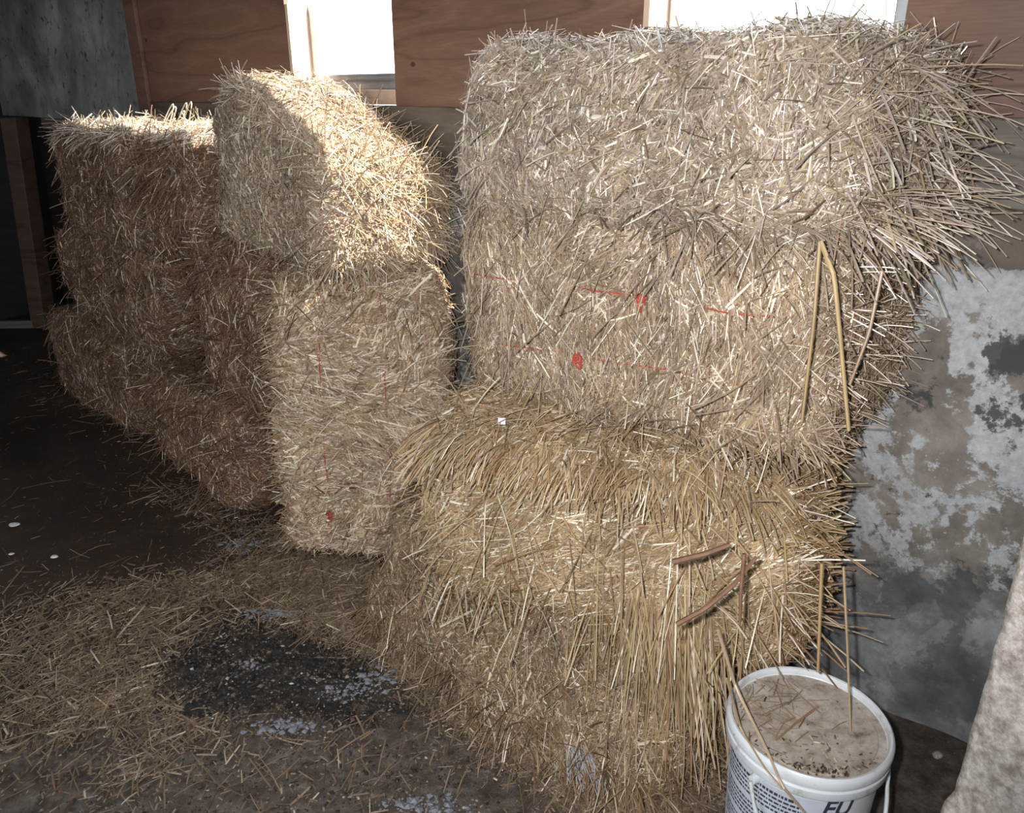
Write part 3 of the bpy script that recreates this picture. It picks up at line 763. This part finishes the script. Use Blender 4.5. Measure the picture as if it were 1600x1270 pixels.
# grey sheet panel, its batten, the corner post
sh = boxobj('wall_panel', (-4.42, -2.40, -.016, -.001, 1.288, ZC-.01), SHEET, .002, matrix=WM)
tag(sh, 'weathered grey sheet panel fixed on the wall above the left stack', 'panel')
bt = boxobj('wall_batten', (-2.398, -2.29, -.020, -.001, 1.33, ZC-.01), PLY, .003, matrix=WM)
tag(bt, 'narrow red brown batten along the right edge of the grey sheet', 'batten')
bm = bmesh.new(); box(bm, -.055, .055, -.05, .05, 0, 1.287, .006)
for v in bm.verts: v.co.x += .09*v.co.z
pw = W0 + WU*(-4.02) + WO*(-.16)
po = bmobj('corner_post', bm, POST, loc=pw); po.rotation_euler = (0, 0, WANG+R(28)); tag(po, 'brown timber post left of the far stack, under the grey sheet', 'post')
bm = bmesh.new(); box(bm, -.12, .12, -.02, .02, 0, .05, .004)  # pale block stands in for a light gap under a door
th = bmobj('light_gap_block', bm, BOARD, loc=gp(25, 512)); th.rotation_euler = (0, 0, R(3)); tag(th, 'short pale block standing in for the light gap under a door at the foot of the corner post', 'block')

# near stone pier at the right edge of the picture
def pier():
    nu, nz = 70, 90; V = []; Fc = []
    P0 = np.array([.562, .775]); 
    us = np.linspace(0, 1, nu); zs = np.linspace(0, 1.30, nz)
    for u in us:
        for z in zs:
            # profile: left face, rounded arris, room face
            d = (u-.35)
            if u < .35: x = P0[0]+.10+ .0; 
            a = u*.78
            an = math.pi*(1.12 - .92*u)          # rounded plan
            rx, ry = .30, .22
            sx = math.copysign(abs(math.cos(an))**.5, math.cos(an)); sy = math.copysign(abs(math.sin(an))**.5, math.sin(an))
            V.append((sx*rx, -sy*ry, z))
    V = np.array(V)
    gro = np.exp(-((V[:, 2]-.675-.02*np.sin(V[:, 0]*9))/.012)**2)
    r = 1 + .018*snoise(V, 9, 51) + .010*snoise(V, 30, 52) + .004*snoise(V, 90, 53) - .05*gro
    r += .05*np.where(V[:, 2] < .675, 1, 0)*(1-.3*V[:, 2])
    V[:, 0] *= r; V[:, 1] *= r
    idx = np.arange(nu*nz).reshape(nu, nz)
    f = np.stack([idx[:-1, :-1], idx[1:, :-1], idx[1:, 1:], idx[:-1, 1:]], -1).reshape(-1, 4)
    top = list(idx[:, -1])
    back_ = [[idx[0, k], idx[0, k+1], idx[-1, k+1], idx[-1, k]] for k in range(nz-1)]
    yw = R(38)
    M = Matrix.Translation((.834, .79, 0)) @ Matrix.Rotation(yw, 4, 'Z')
    return npobj('stone_pillar', V, [f, np.array(back_), np.array([top])], STONE, matrix=M, smooth=True)
tag(pier(), 'pale rough stone pier close at the right edge', 'pillar', kind='structure')

# ------------------------------------------------------------------ bucket
BX, BY = .527, 1.118
bk_ = empty('bucket', loc=(BX, BY, 0)); bk_.scale = (.908, .908, 1.06); tag(bk_, 'white plastic bucket with a dusty lid and printed label, in front of the bales', 'bucket')
def lathe(name, prof, m, seg=72, parent=None, mats=None):
    V = []; Fc = []
    for (r_, z) in prof:
        for k in range(seg):
            a = 2*math.pi*k/seg; V.append((r_*math.cos(a), r_*math.sin(a), z))
    for i in range(len(prof)-1):
        for k in range(seg):
            k2 = (k+1) % seg; Fc.append([i*seg+k, i*seg+k2, (i+1)*seg+k2, (i+1)*seg+k])
    o = npobj(name, np.array(V), [np.array(Fc)], m, smooth=True)
    o.parent = parent
    md = o.modifiers.new('e', 'EDGE_SPLIT'); md.split_angle = R(35)
    return o
body = lathe('body', [(.0, .002), (.122, .002), (.127, .006), (.1415, .325), (.1415, .330), (.146, .331), (.146, .336), (.1415, .337), (.1425, .352), (.0, .353)], PLASTIC, parent=bk_)
lid = lathe('lid', [(.1445, .331), (.1525, .330), (.1545, .333), (.1545, .346), (.1520, .349), (.1520, .352), (.1550, .354), (.1560, .357), (.1560, .366), (.1540, .371), (.1505, .3735), (.1465, .3725), (.1445, .3690), (.1440, .3620), (.1425, .3605)], PLASTIC, parent=bk_)
disc = lathe('lid_top', [(.1428, .3606), (.128, .3600), (.126, .3625), (.118, .3632), (.09, .362), (.05, .3605), (.0005, .360)], DUSTY, parent=lid)
tag(disc, 'dusty tan recessed top of the lid')
def cyl_patch(a0, a1, z0, z1, off, nu=24, nz=3):
    V = []; Fc = []
    for i in range(nu+1):
        a = a0+(a1-a0)*i/nu
        for k in range(nz+1):
            z = z0+(z1-z0)*k/nz; rr = .127+(.1415-.127)*(z-.006)/.319+off
            V.append((rr*math.cos(a), rr*math.sin(a), z))
    for i in range(nu):
        for k in range(nz):
            b0 = i*(nz+1)+k; Fc.append([b0, b0+nz+1, b0+nz+2, b0+1])
    return V, Fc
TOCAM = math.atan2(-BY, -BX)      # azimuth that faces the camera
def patches(name, items, m, parent):
    V = []; Fc = []
    for it in items:
        v, f = cyl_patch(*it); n0 = len(V); V += v; Fc += [[x+n0 for x in q] for q in f]
    o = npobj(name, np.array(V), [np.array(Fc)], m, smooth=True); o.parent = parent; return o
lab = patches('label', [(TOCAM-1.25, TOCAM+.55, .03, .318, .0006, 48, 3)], LABEL, body)
tag(lab, 'pale printed label')
items = []
rd = random.Random(5)
for row in range(25):
    z = .303 - row*.0088
    if row in (5, 11, 16): continue
    a = TOCAM-1.20
    end = TOCAM+(-.05 if row > 3 else .12) - rd.random()*.12
    while a < end:
        wl = rd.uniform(.018, .075)
        items.append((a, min(a+wl, end), z, z+(.0042 if row else .006), .0012, 4, 1)); a += wl+.014
txt = patches('label_print', items, INK, lab)
# big hand-drawn style letters
def wrap_text(s, ang, z, size, parent, name='lettering'):
    cu = bpy.data.curves.new(name, 'FONT'); cu.body = s; cu.size = size; cu.shear = .25; cu.extrude = 0; cu.offset = .0012
    t = bpy.data.objects.new(name, cu); COL.objects.link(t)
    dg = bpy.context.evaluated_depsgraph_get(); me = bpy.data.meshes.new_from_object(t.evaluated_get(dg))
    bpy.data.objects.remove(t); 
    bm = bmesh.new(); bm.from_mesh(me)
    bmesh.ops.triangulate(bm, faces=bm.faces); bmesh.ops.subdivide_edges(bm, edges=bm.edges, cuts=2)
    for v in bm.verts:
        zz = z+v.co.y; rr = .127+(.1415-.127)*(zz-.006)/.319+.0016; a = ang+v.co.x/rr
        v.co = Vector((rr*math.cos(a), rr*math.sin(a), zz))
    bm.to_mesh(me); bm.free(); me.materials.clear(); me.materials.append(INK)
    o = bpy.data.objects.new(name, me); COL.objects.link(o); o.parent = parent; return o
wrap_text('EU', TOCAM+.33, .290, .046, lab)
# bail: wire with lugs
def lug(a):
    bm = bmesh.new(); bmesh.ops.create_cone(bm, cap_ends=True, segments=20, radius1=.010, radius2=.008, depth=.012)
    M = Matrix.Rotation(a, 4, 'Z') @ Matrix.Translation((.1475, 0, .312)) @ Matrix.Rotation(math.pi/2, 4, 'Y')
    bmesh.ops.transform(bm, matrix=M, verts=bm.verts)
    o = bmobj('handle_lug', bm, PLASTIC, parent=body, smooth=False); return o
A1, A2 = TOCAM-.55, TOCAM+1.75
lug(A1); lug(A2)
pts = []
for t in np.linspace(0, 1, 40):
    a = A1+(A2-A1)*t; sag = math.sin(math.pi*t)
    pts.append(((.156+.02*sag)*math.cos(a), (.156+.02*sag)*math.sin(a), .312-.17*sag**.8))
V, Fc = path_tube(pts, .0042, 8); hn = npobj('bail_handle', V, [Fc], PLASTIC, smooth=True); hn.parent = bk_
tag(hn, 'white carrying handle hanging down in front')

# ------------------------------------------------------------------ loose straw
def lying(n, cx, cy, sx, sy, rot, Lm, Wm, zmax, m_tone):
    x = rng.normal(0, 1, n)*sx; y = rng.normal(0, 1, n)*sy
    X = cx + x*math.cos(rot) - y*math.sin(rot); Y = cy + x*math.sin(rot) + y*math.cos(rot)
    return X, Y
def floor_ok(X, Y):
    ok = ((X-W0[0])*WO[0] + (Y-W0[1])*WO[1]) < -.02
    ok &= (X-W0[0])*WU[0] + (Y-W0[1])*WU[1] > UL+.12
    ok &= ((X-BX)**2+(Y-BY)**2) > .17**2
    return ok
acc = Acc()
MUC = gp(420, 1055)
blobs = [  # floor centre (taken on the ground), spread along/across, rotation, count
    (gp(170, 985), .20, .10, .25, 1500), (gp(330, 912), .26, .045, .2, 900), (gp(90, 1090), .16, .10, .3, 1000), (gp(200, 1090), .10, .08, 0, 500),
    (gp(470, 935), .13, .06, -.3, 1100), (gp(560, 985), .13, .06, -.6, 1000), (gp(720, 1075), .12, .05, -.8, 1400), (gp(830, 1165), .10, .04, -.8, 1400), (gp(660, 1040), .20, .035, -.75, 900),
    (gp(350, 805), .25, .06, -.6, 450), (gp(430, 855), .10, .09, 0, 500), (gp(200, 640), .5, .10, -.7, 400), (gp(960, 1230), .09, .05, -.6, 800), (gp(260, 1170), .12, .05, .9, 220),
    (gp(60, 940), .35, .16, .2, 220), (gp(450, 1130), .3, .15, 0, 260), (gp(150, 1200), .35, .10, 0, 160), (gp(650, 1200), .3, .12, 0, 170), (gp(150, 760), .9, .4, -.5, 200), (gp(1050, 1230), .06, .05, 0, 400), (gp(1075, 1200), .05, .07, 0, 400)]
blobs += [(gp(520, 900), .14, .04, -.2, 1500), (gp(590, 930), .10, .05, -.6, 1200)]
blobs += [(c, sx*1.15, sy*1.15, rot, -2.2*n) for (c, sx, sy, rot, n) in blobs]      # short chaff between the straw
for (c, sx, sy, rot, n) in blobs:
    chaff = n < 0; n = abs(n)
    n = int(n*.75); X, Y = lying(n, c[0], c[1], sx, sy, rot, 0, 0, 0, 0)
    k = floor_ok(X, Y)
    dx, dy = X-MUC[0], Y-MUC[1]; e = ((dx*math.cos(.25)-dy*math.sin(.25))/.33)**2 + ((dx*math.sin(.25)+dy*math.cos(.25))/.155)**2
    k &= (e > rng.uniform(.55, 1.25, n)) | (rng.random(n) < .42)
    X, Y = X[k], Y[k]; n = len(X)
    rr = np.sqrt(((X-c[0])/(sx+.05))**2+((Y-c[1])/(sy+.05))**2)
    z = .003 + rng.random(n)*(.012 if chaff else .030)*np.exp(-rr*.8)*min(1, n/1500)
    th = rng.uniform(0, math.pi, n)*.8 + rng.choice([0, .5], n)
    D = np.stack([np.cos(th), np.sin(th), rng.normal(0, .07, n)], 1)
    nv = np.stack([rng.normal(0, .4, n), rng.normal(0, .4, n), np.ones(n)], 1)
    L = np.clip(rng.lognormal(math.log(.010 if chaff else .052), .5, n), .004, .18); W = np.clip(rng.normal(.0032, .001, n), .0012, .006)
    V, Fc = ribbons(np.stack([X, Y, z], 1), D, nv, L, W, rng.normal(0, .04, n)*L)
    acc.add(V, Fc, np.repeat(tones(n, .5, .2, .03), 9))
la = Acc(); n = 70
r_ = .125*np.sqrt(rng.random(n)); an = rng.normal(math.pi*.75, .75, n)
P = np.stack([BX+r_*np.cos(an), BY+r_*np.sin(an), .3842+.010*rng.random(n)**2], 1); th = rng.uniform(0, math.pi, n)
Dd = np.stack([np.cos(th), np.sin(th), rng.normal(0, .05, n)], 1)
Ll = rng.uniform(.012, .075, n); V, Fc = ribbons(P, Dd, np.stack([rng.normal(0, .3, n), rng.normal(0, .3, n), np.ones(n)], 1), Ll, rng.uniform(.0014, .0032, n), rng.normal(0, .03, n)*Ll)
la.add(V, Fc, np.repeat(tones(n, .5, .2, .08), 9))
n = 130; r_ = .12*np.sqrt(rng.random(n)); an = rng.normal(-math.pi*.55, .5, n); r_ = np.where(rng.random(n) < .6, .122-.02*rng.random(n), r_)
P = np.stack([BX+r_*np.cos(an), BY+r_*np.sin(an), .3850+.002*rng.random(n)], 1); th = rng.uniform(0, math.pi, n)
V, Fc = ribbons(P, np.stack([np.cos(th), np.sin(th), 0*th], 1), np.tile([0, 0, 1.], (n, 1)), rng.uniform(.003, .011, n), rng.uniform(.0015, .004, n), np.zeros(n))
la.add(V, Fc, np.repeat(tones(n, .15, .25, .2), 9))
tag(la.build('straw_bits', FLOORSTRAW, origin=(BX, BY, .384)), 'straw bits and crumbs lying on the dusty bucket lid', 'straw', kind='stuff')
ls = acc.build('loose_straw', FLOORSTRAW); tag(ls, 'loose trodden straw scattered over the barn floor', 'straw', kind='stuff')

# dark muck patch, one lumpy sheet
def muck(name, cx, cy, rx, ry, rot, seed, h, label):
    nr, na = 40, 128; V = []; 
    for i in range(nr):
        for k in range(na):
            a = 2*math.pi*k/na; e = 1+.16*math.sin(3*a+seed)+.10*math.sin(5*a+2*seed)+.07*math.sin(9*a+seed)+.06*math.sin(14*a+1.7*seed)+.05*math.sin(23*a)
            r_ = (i/(nr-1))*e; x = r_*rx*math.cos(a); y = r_*ry*math.sin(a)
            V.append((x*math.cos(rot)-y*math.sin(rot), x*math.sin(rot)+y*math.cos(rot), h*(1-(i/(nr-1))**2)))
    V = np.array(V); V[:, 2] += .005*snoise(V, 90, seed)*(V[:, 2]/h)**.5 + .007*snoise(V, 30, seed+1)*(V[:, 2]/h)**.5 - .003
    Fc = [[i*na+k, (i+1)*na+k, (i+1)*na+(k+1) % na, i*na+(k+1) % na] for i in range(nr-1) for k in range(na)]
    o = npobj(name, V+np.array([cx, cy, 0]), [np.array(Fc)], MUCK, origin=(cx, cy, 0), smooth=True)
    return tag(o, label, 'muck', kind='stuff')
c = MUC; muck('muck_patch', c[0], c[1], .36, .175, -.25, 2, .016, 'dark trampled muck patch on the floor left of the brown bale')

# crumbs of dirt and lime
def crumbs(name, pts, size, mats, tone, flat=.6):
    n = len(pts); o8 = np.array([[1, 0, 0], [0, 1, 0], [-1, 0, 0], [0, -1, 0], [0, 0, 1], [0, 0, -1]], float)
    V = o8[None]*size[:, None, None]*rng.uniform(.55, 1.3, (n, 6, 1)); V[:, :, 2] *= flat
    th = rng.uniform(0, 6.28, n); c_, s_ = np.cos(th)[:, None], np.sin(th)[:, None]
    X = V[:, :, 0]*c_ - V[:, :, 1]*s_; Y = V[:, :, 0]*s_ + V[:, :, 1]*c_; V[:, :, 0] = X; V[:, :, 1] = Y
    V += pts[:, None, :]
    f = np.array([[0, 1, 4], [1, 2, 4], [2, 3, 4], [3, 0, 4], [1, 0, 5], [2, 1, 5], [3, 2, 5], [0, 3, 5]])
    return npobj(name, V.reshape(-1, 3), [(np.arange(n)[:, None, None]*6+f[None]).reshape(-1, 3)], mats, tone=np.repeat(tone, 6))
def crumb_mat():
    m, t, b = mat('crumbs'); a = N(t, 'ShaderNodeAttribute', attribute_name='tone')
    r = ramp(t, [(0, (.014, .012, .012)), (.45, (.05, .038, .03)), (.75, (.14, .105, .08)), (.9, (.30, .26, .21)), (1, (.52, .52, .54))], a.outputs['Fac'])
    t.links.new(r.outputs['Color'], b.inputs['Base Color']); b.inputs['Roughness'].default_value = .8; return m
CRUMB = crumb_mat()
n = 5200; rr = np.sqrt(rng.random(n)); an = rng.uniform(0, 6.28, n); ex, ey = rr*.40*np.cos(an), rr*.20*np.sin(an)
P = np.stack([MUC[0]+ex*math.cos(-.25)-ey*math.sin(-.25), MUC[1]+ex*math.sin(-.25)+ey*math.cos(-.25), .016*np.clip(1-rr**2, 0, 1)+.001], 1)
n2 = 3800; q = gp(520, 1180); P2 = np.stack([q[0]+rng.normal(0, .34, n2), q[1]+rng.normal(0, .17, n2), np.full(n2, .001)], 1)
P = np.concatenate([P, P2]); P = P[floor_ok(P[:, 0], P[:, 1])]
tag(crumbs('dirt_crumbs', P, np.clip(rng.lognormal(math.log(.0026), .5, len(P)), .001, .009), CRUMB, np.clip(rng.beta(1.3, 2.2, len(P))*1.05, 0, 1)), 'dirt crumbs and grains over the muck and the bare floor', 'dirt', kind='stuff')
LP = []
for (px, py, sx, sy, n) in ((420, 964, .030, .012, 170), (392, 1046, .018, .014, 120), (450, 1140, .030, .012, 170), (540, 1080, .034, .018, 260), (672, 1262, .040, .014, 220), (380, 852, .05, .02, 120), (590, 1060, .03, .02, 90)):
    c = gp(px, py); k = int(n*.75); sx *= 1.25; LP.append(np.stack([c[0]+rng.normal(0, sx, k), c[1]+rng.normal(0, sy, k), .004+.012*rng.random(k)], 1))
LP = np.concatenate(LP)
tag(crumbs('lime_crumbs', LP, np.clip(rng.lognormal(math.log(.0040), .6, len(LP)), .001, .014), simple('lime', (.20, .21, .24), .8, nscale=60, namp=.3), np.ones(len(LP)), .45), 'pale lime crumbs in small patches around the dark muck', 'lime', kind='stuff')

# ------------------------------------------------------------------ single stalks and small things
def stalk(name, pts, r, m, label, cat='straw stalk', group=None, tone=.5):
    pts = np.array(pts, float)
    # resample smoothly
    t = np.linspace(0, 1, len(pts)); tt = np.linspace(0, 1, 14)
    P = np.stack([np.interp(tt, t, pts[:, k]) for k in range(3)], 1)
    V, Fc = path_tube(P, r*np.linspace(1.1, .85, 14), 6)
    caps = [list(range(6))[::-1], list(range(13*6, 14*6))]
    o = npobj(name, V, [Fc, np.array(caps)], m, origin=P[-1], tone=np.full(len(V), tone))
    return tag(o, label, cat, group)
stalk('straw_stalk', [at(1281, 378, 1.235), at(1272, 500, 1.225), at(1253, 658, 1.22)], .0030, GOLD, 'long straight stalk hanging down over the twined bale, left of the bent one', tone=.42)
stalk('straw_stalk', [at(1282, 376, 1.235), at(1303, 430, 1.22), at(1312, 520, 1.22), at(1326, 672, 1.22)], .0036, GOLD, 'thick bent stalk hanging down over the right edge of the twined bale', tone=.62)
stalk('straw_stalk', [at(1378, 425, 1.28), at(1358, 520, 1.27), at(1328, 600, 1.27)], .0028, GOLD, 'stalk slanting in front of the whitewashed wall beside the twined bale', tone=.4)
stalk('straw_stalk', [at(1318, 885, 1.16), at(1324, 1010, 1.13), gp(1329, 1143, .386)], .0022, GOLD, 'upright stalk standing on the right half of the bucket lid', tone=.5)
stalk('straw_stalk', [at(1284, 880, 1.17), at(1281, 960, 1.15), at(1278, 1050, 1.13)], .0030, GOLD, 'stalk hanging down from the golden bale behind the back rim of the bucket', tone=.45)
stalk('straw_stalk', [at(1122, 985, 1.10), gp(1150, 1075, .47), gp(1200, 1175, .415), gp(1222, 1228, .396), gp(1260, 1272, .335)], .0026, GOLD, 'long stalk lying across the front rim of the bucket and down its label', tone=.6)
stalk('straw_stalk', [at(1135, 1060, 1.06), gp(1158, 1140, .412), gp(1195, 1200, .405), gp(1221, 1232, .39)], .0019, GOLD, 'thin stalk over the left rim of the bucket, meeting the longer one', tone=.5)
stalk('straw_stalk', [gp(1278, 1104, .390), gp(1245, 1128, .392), gp(1212, 1156, .389)], .0022, GOLD, 'short brown stalk lying on the middle of the bucket lid', tone=.28)
stalk('dry_stem', [at(1052, 878, 1.13), at(1100, 866, 1.115), at(1140, 851, 1.12)], .0050, TWIG, 'thick dark brown stem lying on the front of the golden bale', 'stem')
stalk('dry_stem', [at(1058, 975, 1.09), at(1100, 952, 1.08), at(1145, 915, 1.09), at(1182, 870, 1.11)], .0042, TWIG, 'dark forked stem below the thick stem on the golden bale', 'stem')
stalk('dry_stem', [at(1163, 865, 1.10), at(1158, 920, 1.09), at(1156, 972, 1.085)], .0032, TWIG, 'dark stem hanging straight down beside the forked stem', 'stem')

def chip(name, p, s, m, label, cat, seed=1, flat=.35, ry=.7):
    bm = bmesh.new(); bmesh.ops.create_icosphere(bm, subdivisions=3, radius=1)
    co = np.array([v.co[:] for v in bm.verts]); d = 1+.18*snoise(co, 2.2, seed)
    for v, k in zip(bm.verts, d): v.co = Vector((v.co.x*s*k, v.co.y*s*ry*k, v.co.z*s*flat*k))
    o = bmobj(name, bm, m, smooth=True); o.location = p; return tag(o, label, cat)
chip('pebble', gp(1463, 1183)+np.array([0, 0, .008]), .014, STONE, 'small pale pebble at the foot of the whitewashed wall', 'pebble', 3, .6)
chip('lime_flake', gp(22, 822)+np.array([0, 0, .006]), .019, WHITEP, 'white flake on the dark floor, the larger one at the left edge', 'flake', 4, .2)
chip('lime_flake', gp(86, 871)+np.array([0, 0, .005]), .013, WHITEP, 'small white flake on the dark floor beyond the straw litter', 'flake', 5, .25)
chip('lime_flake', gp(18, 867)+np.array([0, 0, .004]), .009, WHITEP, 'tiny white flake below the larger one at the left edge of the floor', 'flake', 6, .3)
bm = bmesh.new(); box(bm, -.008, .008, -.0008, .0008, -.007, .007)
ps = bmobj('paper_scrap', bm, WHITEP, loc=at(784, 658, 1.545)); ps.rotation_euler = (R(-35), R(8), R(12)); tag(ps, 'tiny white paper scrap on the ledge below the twined bale', 'paper scrap')
# frayed white twine on the floor left of the bucket
Vs, Fs, nv = [], [], 0
c0 = gp(900, 1200)+np.array([0, 0, .03])
for k in range(46):
    t = np.linspace(0, 1, 8); a = rng.normal(0, .35); l = rng.uniform(.06, .16)
    pts = c0 + rng.normal(0, .010, 3)*[1, 1, .3] + np.outer(t*l, [math.sin(a)*.5+.12, -.55, .0]) + np.outer(np.sin(t*3+rng.normal()), rng.normal(0, .008, 3)) + np.outer(t*(1-t)*.12, [0, 0, rng.uniform(.2, .8)])+np.outer(1-t, [0, .02, .05])
    v, f = path_tube(pts, .0009, 4); Vs.append(v); Fs.append(f+nv); nv += len(v)
fr = npobj('frayed_rope', np.concatenate(Vs), [np.concatenate(Fs)], simple('grey_fibre', (.42, .43, .46), .7), origin=gp(900, 1200))
tag(fr, 'frayed grey white rope end at the foot of the brown bale', 'rope')

# ------------------------------------------------------------------ light
w = bpy.data.worlds.new('sky'); S.world = w; w.use_nodes = True
bg = w.node_tree.nodes['Background']; bg.inputs['Color'].default_value = (.88, .95, 1, 1); bg.inputs['Strength'].default_value = 4.2
def portal(u0, u1, z0, z1, y, inward):
    d = bpy.data.lights.new('portal', 'AREA'); d.shape = 'RECTANGLE'; d.size = u1-u0; d.size_y = z1-z0; d.cycles.is_portal = True
    o = bpy.data.objects.new('portal', d); COL.objects.link(o)
    o.matrix_world = WM @ Matrix.Translation(((u0+u1)/2, y, (z0+z1)/2)) @ Matrix.Rotation(R(-90 if inward < 0 else 90), 4, 'X')
for h in [(*W1, SILL, HEAD), (*W2, SILL, HEAD)]: portal(*h, .14, -1)
for h in SUN_OPENINGS: portal(*h, .03, -1)
portal(*FILL_DOOR, YB-.12, 1)
az, el = R(16), R(43)
sdir = (WU*math.cos(az) + WO*math.sin(az))*math.cos(el) + np.array([0, 0, math.sin(el)])
sl = bpy.data.lights.new('sun', 'SUN'); sl.energy = 14.0; sl.angle = R(.6); sl.color = (1, .90, .76)
so = bpy.data.objects.new('sun', sl); COL.objects.link(so)
so.rotation_euler = Vector(sdir).to_track_quat('Z', 'Y').to_euler(); so.location = (3, 1, 4)
fd = bpy.data.lights.new('camera_flash', 'SPOT'); fd.energy = 95; fd.shadow_soft_size = .012; fd.spot_size = R(98); fd.spot_blend = .75; fd.color = (1, .98, .97)
fo = bpy.data.objects.new('camera_flash', fd); COL.objects.link(fo); fo.location = (-.055, .01, H+.035); fo.rotation_euler = (math.pi/2 - PITCH + R(3), 0, 0)
